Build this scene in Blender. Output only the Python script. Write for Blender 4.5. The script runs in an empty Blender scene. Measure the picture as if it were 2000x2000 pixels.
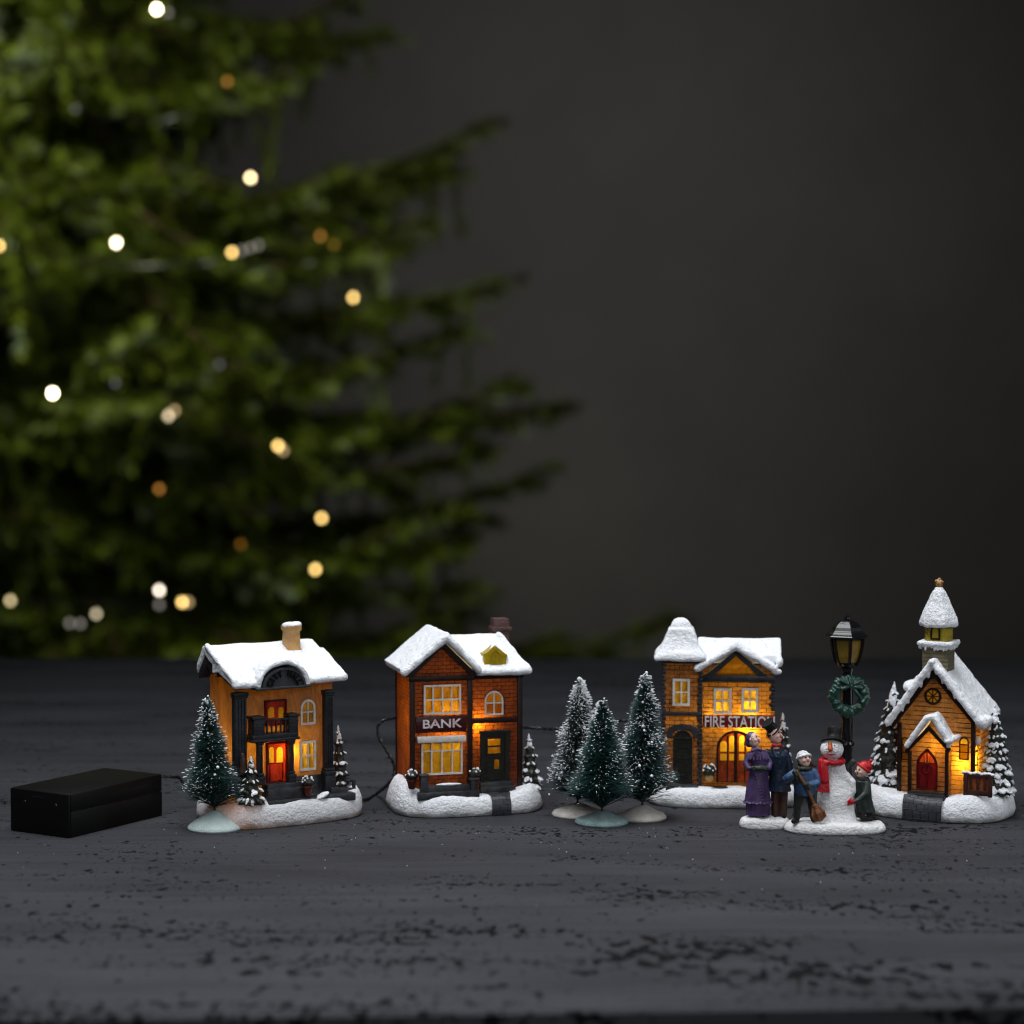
import bpy, bmesh, math, random
from mathutils import Vector, Matrix, noise, geometry
from math import sin, cos, pi, radians, sqrt
S = 0.01                                   # everything below is written in centimetres
sc = bpy.context.scene
COL = sc.collection
# ---------------------------------------------------------------- camera
F = 4320.0; CAMH = 21.0; CAMD = 108.0; PITCH = math.atan(220 / F)
cd = bpy.data.cameras.new('camera'); cam = bpy.data.objects.new('camera', cd); COL.objects.link(cam)
cam.location = (0, -CAMD * S, CAMH * S); cam.rotation_euler = (pi / 2 - PITCH, 0, 0)
cd.sensor_width = 36; cd.lens = 36 * F / 2000; cd.clip_start = 0.05; cd.clip_end = 50
cd.dof.use_dof = True; cd.dof.focus_distance = 1.08; cd.dof.aperture_fstop = 7.2; cd.dof.aperture_blades = 9
sc.camera = cam
# ---------------------------------------------------------------- world and light
w = bpy.data.worlds.new('World'); sc.world = w; w.use_nodes = True
bgn = w.node_tree.nodes['Background']; bgn.inputs[0].default_value = (0.55, 0.6, 0.75, 1); bgn.inputs[1].default_value = 0.009
def area(name, loc, target, sx, sy, power, col=(1, 1, 1), spread=180):
    l = bpy.data.lights.new(name, 'AREA'); l.shape = 'RECTANGLE'; l.size = sx * S; l.size_y = sy * S
    l.energy = power; l.color = col; l.spread = radians(spread)
    o = bpy.data.objects.new(name, l); COL.objects.link(o)
    o.location = Vector(loc) * S
    o.rotation_euler = (Vector(target) - Vector(loc)).to_track_quat('-Z', 'Y').to_euler()
    return o
area('key_softbox', (-16, -24, 96), (-4, -27, 2), 105, 66, 6.0, (0.96, 0.98, 1.0), 100)
area('front_softbox', (40, -170, 70), (4, 4, 5), 50, 50, 6.0, (0.95, 0.98, 1.0))
area('side_softbox', (95, -30, 55), (8, 4, 5), 40, 60, 2.4, (0.93, 0.97, 1.0))
area('tree_softbox', (-75, 140, 175), (-85, 300, -5), 60, 60, 8.5, (1.0, 0.98, 0.86), 62)
area('wall_softbox', (30, 300, 165), (28, 478, 10), 60, 60, 5.0, (1.0, 0.975, 0.94), 110)
sc.view_settings.view_transform = 'Standard'; sc.view_settings.look = 'None'
sc.view_settings.exposure = 0; sc.view_settings.gamma = 1; sc.view_settings.use_curve_mapping = False
sc.cycles.use_denoising = True; sc.cycles.max_bounces = 8; sc.cycles.caustics_reflective = False; sc.cycles.caustics_refractive = False
sc.cycles.sample_clamp_indirect = 4; sc.cycles.filter_width = 1.15

# ---------------------------------------------------------------- helpers
def ray(px, py):
    u = (px - 1000) / F; v = -(py - 1000) / F
    return Vector((u, cos(PITCH) + v * sin(PITCH), -sin(PITCH) + v * cos(PITCH)))
def ground(px, py, z=0.0):
    d = ray(px, py); t = (z - CAMH) / d.z
    return Vector((0, -CAMD, CAMH)) + d * t
def at_y(px, py, y):
    d = ray(px, py); t = (y + CAMD) / d.y
    return Vector((0, -CAMD, CAMH)) + d * t

def tag(o, label=None, cat=None, group=None, kind=None):
    for k, v in (('label', label), ('category', cat), ('group', group), ('kind', kind)):
        if v: o[k] = v
    return o

class Place:
    """a thing standing at (ox, oy) turned by rz degrees; q() reads a point off the reference in the thing's own frame"""
    def __init__(s, name, ox, oy, rz, zoom, label, cat, group=None):
        s.o = Vector((ox, oy, 0)); s.rz = radians(rz); s.zoom = zoom
        s.e = bpy.data.objects.new(name, None); COL.objects.link(s.e); s.e.empty_display_size = 0.01
        s.e.location = s.o * S; s.e.rotation_euler = (0, 0, s.rz)
        tag(s.e, label, cat, group)
    def q(s, X, Y, y):
        px = s.zoom[0] + X / s.zoom[2]; py = s.zoom[1] + Y / s.zoom[2]
        R = Matrix.Rotation(-s.rz, 3, 'Z')
        c = R @ (Vector((0, -CAMD, CAMH)) - s.o); d = R @ ray(px, py)
        t = (y - c.y) / d.y; p = c + d * t
        return p.x, p.z
    def p(s, X, Y, y):
        x, z = s.q(X, Y, y); return Vector((x, y, z))

def edge_snow(mb, pts, r=0.2, drip=0.0, seed=0, sy=1.0):
    """uneven roll of snow along an edge, with a few hanging tongues"""
    rd = random.Random(seed); pts = [Vector(p) for p in pts]; out = []; rad = []
    for a, b in zip(pts, pts[1:]):
        n = max(2, int((b - a).length / .16))
        for k in range(n): out.append(a.lerp(b, k / n))
    out.append(pts[-1])
    for i, p in enumerate(out):
        v = noise.noise((i * .42, seed * 3.1, 0)); rad.append(r * (1 + .28 * v)); out[i] = p + Vector((0, noise.noise((i * .3, 5, seed)) * r * .25, v * r * .3))
    mb.limb(out, rad, 10)
    if drip:
        i = 1
        while i < len(out) - 1:
            h = drip * rd.uniform(.25, 1.0); w = r * rd.uniform(.55, .8); p = out[i]
            mb.limb([p, p + Vector((0, -.02, -h * .6)), p + Vector((0, 0, -h))], [w, w * .8, w * .5], 8); i += rd.choice((2, 3, 3, 4))
class MB:
    def __init__(s): s.bm = bmesh.new(); s.uv = None
    def _add(s, vs, fs):
        v = [s.bm.verts.new(p) for p in vs]
        out = []
        for f in fs:
            try: out.append(s.bm.faces.new([v[i] for i in f]))
            except ValueError: pass
        return v, out
    def box(s, a, b, bev=0.0):
        x0, x1 = sorted((a[0], b[0])); y0, y1 = sorted((a[1], b[1])); z0, z1 = sorted((a[2], b[2]))
        v, f = s._add([(x0,y0,z0),(x1,y0,z0),(x1,y1,z0),(x0,y1,z0),(x0,y0,z1),(x1,y0,z1),(x1,y1,z1),(x0,y1,z1)],
                      [(0,3,2,1),(4,5,6,7),(0,1,5,4),(1,2,6,5),(2,3,7,6),(3,0,4,7)])
        if bev > 0:
            es = list({e for ff in f for e in ff.edges})
            bmesh.ops.bevel(s.bm, geom=es, offset=bev, segments=2, affect='EDGES', profile=0.5)
        return s
    def prism(s, poly, y0, y1, axis='y'):
        n = len(poly)
        m = {'y': lambda a, b, c: (a, c, b), 'x': lambda a, b, c: (c, a, b), 'z': lambda a, b, c: (a, b, c)}[axis]
        s._add([m(a, b, y0) for a, b in poly] + [m(a, b, y1) for a, b in poly],
               [tuple(range(n)), tuple(range(2*n-1, n-1, -1))] + [(i, i+n, (i+1) % n + n, (i+1) % n) for i in range(n)])
        return s
    def tube(s, pts, rad, seg=8, cap=True):
        pts = [Vector(p) for p in pts]; n = len(pts)
        if not hasattr(rad, '__len__'): rad = [rad] * n
        rings = []; ref = None
        for i in range(n):
            d = (pts[min(i+1, n-1)] - pts[max(i-1, 0)])
            d = d.normalized() if d.length > 1e-9 else Vector((0, 0, 1))
            if ref is None: ref = Vector((1, 0, 0)) if abs(d.x) < 0.8 else Vector((0, 1, 0))
            a = (ref - d * ref.dot(d)).normalized(); ref = a; b = d.cross(a)
            rings.append([s.bm.verts.new(pts[i] + (a * cos(2*pi*k/seg) + b * sin(2*pi*k/seg)) * rad[i]) for k in range(seg)])
        for i in range(n - 1):
            for k in range(seg):
                s.bm.faces.new((rings[i][k], rings[i][(k+1) % seg], rings[i+1][(k+1) % seg], rings[i+1][k]))
        if cap:
            s.bm.faces.new(rings[0][::-1]); s.bm.faces.new(rings[-1])
        return s
    def limb(s, pts, rad, seg=10):
        s.tube(pts, rad, seg)
        if not hasattr(rad, '__len__'): rad = [rad] * len(pts)
        for p, r in zip(pts, rad): s.ell(p, (r, r, r), sub=2)
        return s
    def ell(s, c, r, rot=None, sub=2):
        if not hasattr(r, '__len__'): r = (r, r, r)
        M = Matrix.Translation(Vector(c)) @ (rot.to_4x4() if rot else Matrix.Identity(4)) @ Matrix.Diagonal((*r, 1))
        bmesh.ops.create_icosphere(s.bm, subdivisions=sub, radius=1, matrix=M); return s
    def lathe(s, prof, c=(0, 0, 0), seg=32, sx=1, sy=1):
        rings = []
        for r, z in prof:
            if r < 1e-6: rings.append([s.bm.verts.new((c[0], c[1], c[2] + z))])
            else: rings.append([s.bm.verts.new((c[0] + r*sx*cos(2*pi*k/seg), c[1] + r*sy*sin(2*pi*k/seg), c[2] + z)) for k in range(seg)])
        for A, B in zip(rings, rings[1:]):
            for k in range(seg):
                k2 = (k+1) % seg
                if len(A) == 1 and len(B) == 1: continue
                if len(A) == 1: s.bm.faces.new((A[0], B[k2], B[k]))
                elif len(B) == 1: s.bm.faces.new((A[k], A[k2], B[0]))
                else: s.bm.faces.new((A[k], A[k2], B[k2], B[k]))
        if len(rings[0]) > 1: s.bm.faces.new(rings[0][::-1])
        if len(rings[-1]) > 1: s.bm.faces.new(rings[-1])
        return s
    def sheet(s, outer, holes, y, axis='y', subdiv=False):
        """flat wall with window openings in the xz plane (axis y) or yz plane (axis x)"""
        m = (lambda a, b: (a, y, b)) if axis == 'y' else (lambda a, b: (y, a, b))
        loops = [[Vector((a, b, 0)) for a, b in outer]] + [[Vector((a, b, 0)) for a, b in h] for h in holes]
        tris = geometry.tessellate_polygon(loops); flat = [p for l in loops for p in l]
        if s.uv is None: s.uv = s.bm.loops.layers.uv.new('UVMap')
        v = [s.bm.verts.new(m(p.x, p.y)) for p in flat]
        for t in tris:
            try: f = s.bm.faces.new([v[i] for i in t])
            except ValueError: continue
            for l, i in zip(f.loops, t): l[s.uv].uv = (flat[i].x, flat[i].y)
        return s
    def text(s, body, cx, cz, wid, hei, y, depth=0.05, rot=0.0, bold=0.0):
        cu = bpy.data.curves.new('lettering', 'FONT'); cu.body = body; cu.extrude = 0.05; cu.offset = bold
        cu.align_x = 'LEFT'; cu.resolution_u = 4
        o = bpy.data.objects.new('lettering_tmp', cu); COL.objects.link(o)
        dg = bpy.context.evaluated_depsgraph_get(); me = bpy.data.meshes.new_from_object(o.evaluated_get(dg))
        xs = [v.co.x for v in me.vertices]; ys = [v.co.y for v in me.vertices]
        x0, x1, y0, y1 = min(xs), max(xs), min(ys), max(ys)
        vs = []
        for v in me.vertices:
            a = (v.co.x - (x0+x1)/2) / (x1-x0) * wid; b = (v.co.y - (y0+y1)/2) / (y1-y0) * hei
            vs.append((cx + a*cos(rot) - b*sin(rot), y - v.co.z/0.05*depth, cz + a*sin(rot) + b*cos(rot)))
        s._add(vs, [tuple(p.vertices) for p in me.polygons])
        bpy.data.objects.remove(o); bpy.data.curves.remove(cu); bpy.data.meshes.remove(me)
        return s
    def xform(s, M):
        for v in s.bm.verts: v.co = M @ v.co
        return s
    def build(s, name, mat, parent=None, smooth=True, angle=40, remesh=0, lump=0, lsize=0.5, label=None, smooth_it=4):
        bmesh.ops.recalc_face_normals(s.bm, faces=s.bm.faces[:]) if s.uv is None else None
        for v in s.bm.verts: v.co *= S
        me = bpy.data.meshes.new(name); s.bm.to_mesh(me); s.bm.free()
        if mat: me.materials.append(mat)
        o = bpy.data.objects.new(name, me); COL.objects.link(o)
        if parent is not None: o.parent = parent
        if remesh:
            m = o.modifiers.new('r', 'REMESH'); m.mode = 'VOXEL'; m.voxel_size = remesh * S; m.use_smooth_shade = True
            m = o.modifiers.new('s', 'SMOOTH'); m.factor = 0.5; m.iterations = smooth_it
        if lump:
            t = bpy.data.textures.new('lump', 'CLOUDS'); t.noise_scale = lsize * S; t.noise_depth = 2
            m = o.modifiers.new('d', 'DISPLACE'); m.texture = t; m.strength = lump * S; m.mid_level = 0.5; m.texture_coords = 'LOCAL'
        if remesh or lump:
            dg = bpy.context.evaluated_depsgraph_get(); me2 = bpy.data.meshes.new_from_object(o.evaluated_get(dg))
            o.modifiers.clear(); o.data = me2; me2.name = name; bpy.data.meshes.remove(me); me = me2
        if smooth:
            me.polygons.foreach_set('use_smooth', [True] * len(me.polygons))
            if not remesh and angle < 180:
                try: me.set_sharp_from_angle(angle=radians(angle))
                except Exception: pass
        if label: o['label'] = label
        return o

# ---------------------------------------------------------------- materials
def new_mat(name):
    m = bpy.data.materials.new(name); m.use_nodes = True; nt = m.node_tree
    return m, nt, nt.nodes['Principled BSDF'], nt.nodes['Material Output']
def nd(nt, t, **kw):
    n = nt.nodes.new(t)
    for k, v in kw.items():
        if k in n.inputs: n.inputs[k].default_value = v
        else: setattr(n, k, v)
    return n
def coords(nt, scale=(1, 1, 1), src='Object'):
    t = nt.nodes.new('ShaderNodeTexCoord'); m = nt.nodes.new('ShaderNodeMapping'); m.inputs['Scale'].default_value = scale
    nt.links.new(t.outputs[src], m.inputs['Vector']); return m.outputs[0]
def ramp(nt, fac, stops):
    r = nt.nodes.new('ShaderNodeValToRGB'); e = r.color_ramp.elements
    while len(e) < len(stops): e.new(0.5)
    for el, (p, c) in zip(e, stops): el.position = p; el.color = (*c, 1) if len(c) == 3 else c
    nt.links.new(fac, r.inputs[0]); return r.outputs[0]
def bump(nt, h, dist, strength=1.0, prev=None):
    b = nt.nodes.new('ShaderNodeBump'); b.inputs['Strength'].default_value = strength; b.inputs['Distance'].default_value = dist * S
    nt.links.new(h, b.inputs['Height'])
    if prev: nt.links.new(prev, b.inputs['Normal'])
    return b.outputs[0]
def paint(name, col, col2=None, rough=0.5, nscale=250, bdist=0.02, spec=0.4, fine=900, metal=0):
    """hand painted resin: two close tones in uneven patches, a slightly grainy skin"""
    m, nt, p, out = new_mat(name); col2 = col2 or tuple(c * 0.6 for c in col)
    v = coords(nt); n = nd(nt, 'ShaderNodeTexNoise', Scale=nscale, Detail=6.0, Roughness=0.65); nt.links.new(v, n.inputs['Vector'])
    c = ramp(nt, n.outputs[0], [(0.35, col2), (0.6, col)]); nt.links.new(c, p.inputs['Base Color'])
    n2 = nd(nt, 'ShaderNodeTexNoise', Scale=fine, Detail=3.0); nt.links.new(v, n2.inputs['Vector'])
    nt.links.new(bump(nt, n2.outputs[0], bdist), p.inputs['Normal'])
    p.inputs['Roughness'].default_value = rough; p.inputs['Specular IOR Level'].default_value = spec; p.inputs['Metallic'].default_value = metal
    return m
def mat_snow(name='snow_paint', dirt=(0.55, 0.55, 0.57), grain=0.05, base=0, tone=(0.80, 0.82, 0.86), glow=None):
    m, nt, p, out = new_mat(name); v = coords(nt)
    n = nd(nt, 'ShaderNodeTexNoise', Scale=330, Detail=8.0, Roughness=0.7); nt.links.new(v, n.inputs['Vector'])
    c = ramp(nt, n.outputs[0], [(0.30, dirt), (0.43, tone), (0.7, tuple(min(1, t * 1.03) for t in tone))])
    if base:     # bare cast rim under the painted snow, with an uneven paint edge
        s = nd(nt, 'ShaderNodeSeparateXYZ'); nt.links.new(v, s.inputs[0])
        n3 = nd(nt, 'ShaderNodeTexNoise', Scale=120, Detail=5.0); nt.links.new(v, n3.inputs['Vector'])
        a = nd(nt, 'ShaderNodeMath', operation='MULTIPLY_ADD'); nt.links.new(n3.outputs[0], a.inputs[0]); a.inputs[1].default_value = 0.012; nt.links.new(s.outputs[2], a.inputs[2])
        mr = nd(nt, 'ShaderNodeMapRange'); nt.links.new(a.outputs[0], mr.inputs[0]); mr.inputs[1].default_value = base * S + 0.0045; mr.inputs[2].default_value = base * S + 0.0085
        mx = nd(nt, 'ShaderNodeMix', data_type='RGBA'); nt.links.new(mr.outputs[0], mx.inputs[0]); mx.inputs[6].default_value = (0.42, 0.41, 0.40, 1); nt.links.new(c, mx.inputs[7]); c = mx.outputs[2]
    if glow:     # thin cast shell lets the lamp added inside it show through
        t = nd(nt, 'ShaderNodeBsdfTranslucent'); t.inputs[0].default_value = (*glow, 1); mixs = nd(nt, 'ShaderNodeMixShader'); mixs.inputs[0].default_value = 0.22
        nt.links.new(p.outputs[0], mixs.inputs[1]); nt.links.new(t.outputs[0], mixs.inputs[2]); nt.links.new(mixs.outputs[0], out.inputs[0])
    nt.links.new(c, p.inputs['Base Color'])
    n1 = nd(nt, 'ShaderNodeTexNoise', Scale=1100, Detail=4.0); nt.links.new(v, n1.inputs['Vector'])
    n2 = nd(nt, 'ShaderNodeTexNoise', Scale=420, Detail=3.0); nt.links.new(v, n2.inputs['Vector'])
    b = bump(nt, n1.outputs[0], grain); b = bump(nt, n2.outputs[0], grain * 1.6, prev=b); nt.links.new(b, p.inputs['Normal'])
    p.inputs['Roughness'].default_value = 0.75; p.inputs['Specular IOR Level'].default_value = 0.25
    return m
def glow_paint(name, dif, trans, amount=0.5, pattern=None, dark=(0.05, 0.02, 0.01), scale=(0.42, 0.2), swirl=0.5, rough=0.45, streak=(1, 1, 1)):
    """thin translucent cast wall: paint reflects, lamp light behind it comes through; recesses hold dark wash"""
    m, nt, p, out = new_mat(name)
    v = coords(nt, streak); n = nd(nt, 'ShaderNodeTexNoise', Scale=130, Detail=7.0, Roughness=0.7, Distortion=1.0); nt.links.new(v, n.inputs['Vector'])
    dk = tuple(c * (1 - swirl) for c in dif); tk = tuple(c * (1 - swirl) ** 1.3 for c in trans)
    cd_ = ramp(nt, n.outputs[0], [(0.35, dk), (0.62, dif)]); ct = ramp(nt, n.outputs[0], [(0.33, tk), (0.62, trans)])
    nrm = None
    if pattern:
        u = coords(nt, src='UV')
        if pattern == 'brick':
            b = nd(nt, 'ShaderNodeTexBrick', Scale=1.0); b.inputs['Brick Width'].default_value = scale[0]; b.inputs['Row Height'].default_value = scale[1]
            b.inputs['Mortar Size'].default_value = 0.02; b.inputs['Mortar Smooth'].default_value = 0.4
            wn = nd(nt, 'ShaderNodeTexNoise', Scale=3.0, Detail=2.0); nt.links.new(u, wn.inputs['Vector'])
            mx = nd(nt, 'ShaderNodeVectorMath', operation='MULTIPLY_ADD'); nt.links.new(wn.outputs['Color'], mx.inputs[0]); mx.inputs[1].default_value = (0.06, 0.05, 0); nt.links.new(u, mx.inputs[2])
            nt.links.new(mx.outputs[0], b.inputs['Vector'])
            wn2 = nd(nt, 'ShaderNodeTexNoise', Scale=1.6, Detail=3.0); nt.links.new(u, wn2.inputs['Vector'])
            r3 = nd(nt, 'ShaderNodeMapRange'); nt.links.new(wn2.outputs[0], r3.inputs[0]); r3.inputs[1].default_value = 0.35; r3.inputs[2].default_value = 0.62; r3.inputs[3].default_value = 0.4; r3.inputs[4].default_value = 1.0
            mm_ = nd(nt, 'ShaderNodeMath', operation='MULTIPLY'); nt.links.new(b.outputs['Fac'], mm_.inputs[0]); nt.links.new(r3.outputs[0], mm_.inputs[1]); fac = mm_.outputs[0]
        else:      # planks: dark uneven grooves
            wv = nd(nt, 'ShaderNodeTexWave', bands_direction='Y', wave_profile='SAW', Scale=1.0 / scale[1] / 6.283 * 6.283 / 2 / 3.14159 * 3.14159)
            wv.inputs['Scale'].default_value = 0.314 / scale[1]; wv.inputs['Distortion'].default_value = 0.5; wv.inputs['Detail Scale'].default_value = 1.2
            nt.links.new(u, wv.inputs['Vector'])
            r = nd(nt, 'ShaderNodeMapRange'); nt.links.new(wv.outputs[1], r.inputs[0]); r.inputs[1].default_value = 0.25; r.inputs[2].default_value = 0.02
            ng = nd(nt, 'ShaderNodeTexNoise', Scale=1.3, Detail=3.0); nt.links.new(u, ng.inputs['Vector'])
            r2 = nd(nt, 'ShaderNodeMapRange'); nt.links.new(ng.outputs[0], r2.inputs[0]); r2.inputs[1].default_value = 0.35; r2.inputs[2].default_value = 0.5
            mm = nd(nt, 'ShaderNodeMath', operation='MULTIPLY'); nt.links.new(r.outputs[0], mm.inputs[0]); nt.links.new(r2.outputs[0], mm.inputs[1]); fac = mm.outputs[0]
        for i, c in enumerate((cd_, ct)):
            mx = nd(nt, 'ShaderNodeMix', data_type='RGBA'); nt.links.new(fac, mx.inputs[0]); nt.links.new(c, mx.inputs[6]); mx.inputs[7].default_value = (*dark, 1)
            if i == 0: cd_ = mx.outputs[2]
            else: ct = mx.outputs[2]
        inv = nd(nt, 'ShaderNodeMath', operation='SUBTRACT'); inv.inputs[0].default_value = 1; nt.links.new(fac, inv.inputs[1])
        nrm = bump(nt, inv.outputs[0], 0.04)
    n2 = nd(nt, 'ShaderNodeTexNoise', Scale=700, Detail=4.0); nt.links.new(coords(nt), n2.inputs['Vector'])
    nrm = bump(nt, n2.outputs[0], 0.02, prev=nrm)
    nt.links.new(cd_, p.inputs['Base Color']); p.inputs['Roughness'].default_value = rough; p.inputs['Specular IOR Level'].default_value = 0.35; nt.links.new(nrm, p.inputs['Normal'])
    t = nd(nt, 'ShaderNodeBsdfTranslucent'); nt.links.new(ct, t.inputs[0]); nt.links.new(nrm, t.inputs['Normal'])
    mix = nd(nt, 'ShaderNodeMixShader'); mix.inputs[0].default_value = amount
    nt.links.new(p.outputs[0], mix.inputs[1]); nt.links.new(t.outputs[0], mix.inputs[2]); nt.links.new(mix.outputs[0], out.inputs[0])
    return m
def emit(name, col, st):
    m, nt, p, out = new_mat(name); e = nd(nt, 'ShaderNodeEmission', Strength=st); e.inputs[0].default_value = (*col, 1); nt.links.new(e.outputs[0], out.inputs[0]); return m

M = {}
M['snow'] = mat_snow()
M['snow_base'] = mat_snow('snow_base_paint', base=0.15)
M['snow_base_glow'] = mat_snow('snow_base_translucent', base=0.15, glow=(0.95, 0.42, 0.14))
M['snow_small'] = mat_snow('snow_figure_base', dirt=(0.5, 0.46, 0.38), tone=(0.74, 0.74, 0.75))
M['char'] = paint('charcoal_paint', (0.026, 0.028, 0.034), (0.010, 0.010, 0.012), 0.45, bdist=0.04, spec=.3)
M['stone'] = paint('dark_stone_paint', (0.032, 0.034, 0.042), (0.012, 0.010, 0.009), 0.4, nscale=180)
M['timber'] = paint('dark_timber_paint', (0.022, 0.008, 0.005), (0.007, 0.003, 0.003), 0.45, spec=.25)
M['white'] = paint('white_trim_paint', (0.74, 0.71, 0.67), (0.55, 0.48, 0.44), 0.5)
M['pine'] = paint('resin_pine_paint', (0.024, 0.025, 0.016), (0.006, 0.007, 0.005), 0.45, nscale=300)
M['black'] = paint('black_gloss', (0.006, 0.006, 0.007), (0.005, 0.005, 0.006), 0.14, spec=0.6, bdist=0.003)
M['wire'] = paint('black_cable', (0.012, 0.012, 0.013), None, 0.35, bdist=0.0)
M['ochre'] = paint('ochre_chimney_paint', (0.52, 0.30, 0.11), (0.38, 0.2, 0.07), 0.5)
M['redbrick'] = paint('brown_chimney_paint', (0.09, 0.045, 0.04), (0.05, 0.022, 0.02), 0.6, bdist=0.05)
def lamp(P, loc, watts, r=0.12, col=(1.0, 0.76, 0.34)):
    l = bpy.data.lights.new('led_light', 'POINT'); l.energy = watts; l.shadow_soft_size = r * S; l.color = col
    o = bpy.data.objects.new('led_light', l); COL.objects.link(o); o.parent = P.e; o.location = Vector(loc) * S
    return o
# ================================================================ the setting: table, floor, wall
def table_mat():
    m, nt, p, out = new_mat('charcoal_plank_paint')
    v = coords(nt)
    def nz(sc_, st, d=4.0, r=0.6, dist=0.0):
        n = nd(nt, 'ShaderNodeTexNoise', Scale=sc_, Detail=d, Roughness=r, Distortion=dist); nt.links.new(coords(nt, st), n.inputs['Vector']); return n.outputs[0]
    def mth(op, a, b, c=None):
        n = nd(nt, 'ShaderNodeMath', operation=op)
        for i, x in enumerate((a, b, c)):
            if x is None: continue
            if isinstance(x, (int, float)): n.inputs[i].default_value = x
            else: nt.links.new(x, n.inputs[i])
        return n.outputs[0]
    def mr(x, a, b):
        n = nd(nt, 'ShaderNodeMapRange'); nt.links.new(x, n.inputs[0]); n.inputs[1].default_value = a; n.inputs[2].default_value = b; return n.outputs[0]
    cl = nz(17, (0.45, 1.5, 1), 6.0, 0.65)                       # where the paint has flaked
    fl = nz(310, (0.8, 0.65, 1), 3.0, 0.55, 0.0)         # the flakes
    th = mth('MULTIPLY_ADD', mr(cl, 0.46, 0.66), 0.19, fl)
    chip = mr(th, 0.700, 0.715)
    fl2 = nz(700, (0.75, 0.6, 1), 2.5, 0.6)
    chip2 = mr(mth('MULTIPLY_ADD', mr(cl, 0.40, 0.66), 0.13, fl2), 0.715, 0.735)
    big = nz(190, (0.9, 0.5, 1), 2.5, 0.55, 0.0); cl2 = nz(12, (0.6, 1.3, 1), 5.0, 0.6)
    sy = nd(nt, 'ShaderNodeSeparateXYZ'); nt.links.new(v, sy.inputs[0]); worn = mr(sy.outputs[1], -0.06, -0.26)      # the front board is more worn
    chip3 = mr(mth('MULTIPLY_ADD', mth('MULTIPLY', mr(cl2, 0.44, 0.62), worn), 0.22, big), 0.695, 0.710)
    chips = mth('MAXIMUM', mth('MAXIMUM', chip, chip2), chip3)
    tone = nz(14, (0.35, 1.5, 1), 6.0, 0.6)
    grain = nz(60, (0.12, 3.0, 1), 5.0, 0.7)
    tn = mth('MULTIPLY_ADD', grain, 0.35, mth('MULTIPLY', tone, 0.65))
    c = ramp(nt, tn, [(0.36, (0.025, 0.025, 0.029)), (0.62, (0.046, 0.047, 0.054))])
    sp = mr(nz(1500, (1, 1, 1), 1.0), 0.765, 0.80)
    mx = nd(nt, 'ShaderNodeMix', data_type='RGBA'); nt.links.new(chips, mx.inputs[0]); nt.links.new(c, mx.inputs[6]); mx.inputs[7].default_value = (0.003, 0.003, 0.004, 1)
    mx2 = nd(nt, 'ShaderNodeMix', data_type='RGBA'); nt.links.new(sp, mx2.inputs[0]); nt.links.new(mx.outputs[2], mx2.inputs[6]); mx2.inputs[7].default_value = (0.16, 0.16, 0.18, 1)
    nt.links.new(mx2.outputs[2], p.inputs['Base Color'])
    p.inputs['Roughness'].default_value = 0.7; p.inputs['Specular IOR Level'].default_value = 0.10
    b = bump(nt, nz(800, (0.6, 1, 1), 4.0), 0.02)
    b = bump(nt, grain, 0.035, prev=b)
    inv = mth('SUBTRACT', 1.0, chips); b = bump(nt, inv, 0.09, prev=b)
    nt.links.new(b, p.inputs['Normal'])
    return m
TM = table_mat()
table = bpy.data.objects.new('plank_table', None); COL.objects.link(table); tag(table, 'wide table of charcoal painted planks with flaking paint', 'table')
edges = [-33.1, -21.6, 13.35, 48.8, 71.0]
for i in range(4):
    y0, y1 = edges[i], edges[i+1]; mb = MB()
    g = 0.09
    # long board with a slightly uneven, rounded edge
    n = 90; xs = [-95 + 190 * k / n for k in range(n + 1)]; prof = []
    rows = [(y0 + g + .02, -2.6), (y0 + g, -0.12), (y0 + g + .12, 0.0), (y1 - g - .12, 0.0), (y1 - g, -0.12), (y1 - g - .02, -2.6)]
    grid = []
    for x in xs:
        tilt = (max(-2.0, min(2.0, x * 0.05)) if i == 0 else 0)
        grid.append([mb.bm.verts.new((x, y + (tilt if k < 3 else 0) + (0.035 * noise.noise((x * .15, i * 9.1, k * .2)) if z > -1 else 0), z)) for k, (y, z) in enumerate(rows)])
    for a, b in zip(grid, grid[1:]):
        for k in range(6): mb.bm.faces.new((a[k], b[k], b[(k+1) % 6], a[(k+1) % 6]))
    for e in (grid[0], grid[-1]): mb.bm.faces.new(e)
    mb.build('plank', TM, table, smooth=False)
for sx in (-85, 85):
    for y in (-28, 64): MB().box((sx - 3, y - 3, -75), (sx + 3, y + 3, -2.62)).build('leg', TM, table, smooth=False)

fm = paint('dark_floor_paint', (0.05, 0.045, 0.04), None, 0.6, nscale=4, fine=60, bdist=0.05)
tag(MB().box((-500, -300, -77), (500, 520, -75)).build('floor', fm, smooth=False), kind='structure')
wm = paint('warm_grey_wall_paint', (0.112, 0.108, 0.102), (0.100, 0.096, 0.091), 0.9, nscale=3, fine=80, bdist=0.05, spec=0.1)
tag(MB().box((-500, 480, -75), (500, 500, 330)).build('wall', wm, smooth=False), kind='structure')

# loose grains on the table
random.seed(5); mb = MB()
for k in range(100):
    x = random.uniform(-28, 28); y = random.gauss(-2, 6); r = random.uniform(0.010, 0.024)
    mb.ell((x, y, r * .6), (r, r, r), sub=1)
tag(mb.build('snow_grains', M['snow'], label='tiny white grains scattered over the dark planks around the figures'), cat='grains', kind='stuff')

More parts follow.
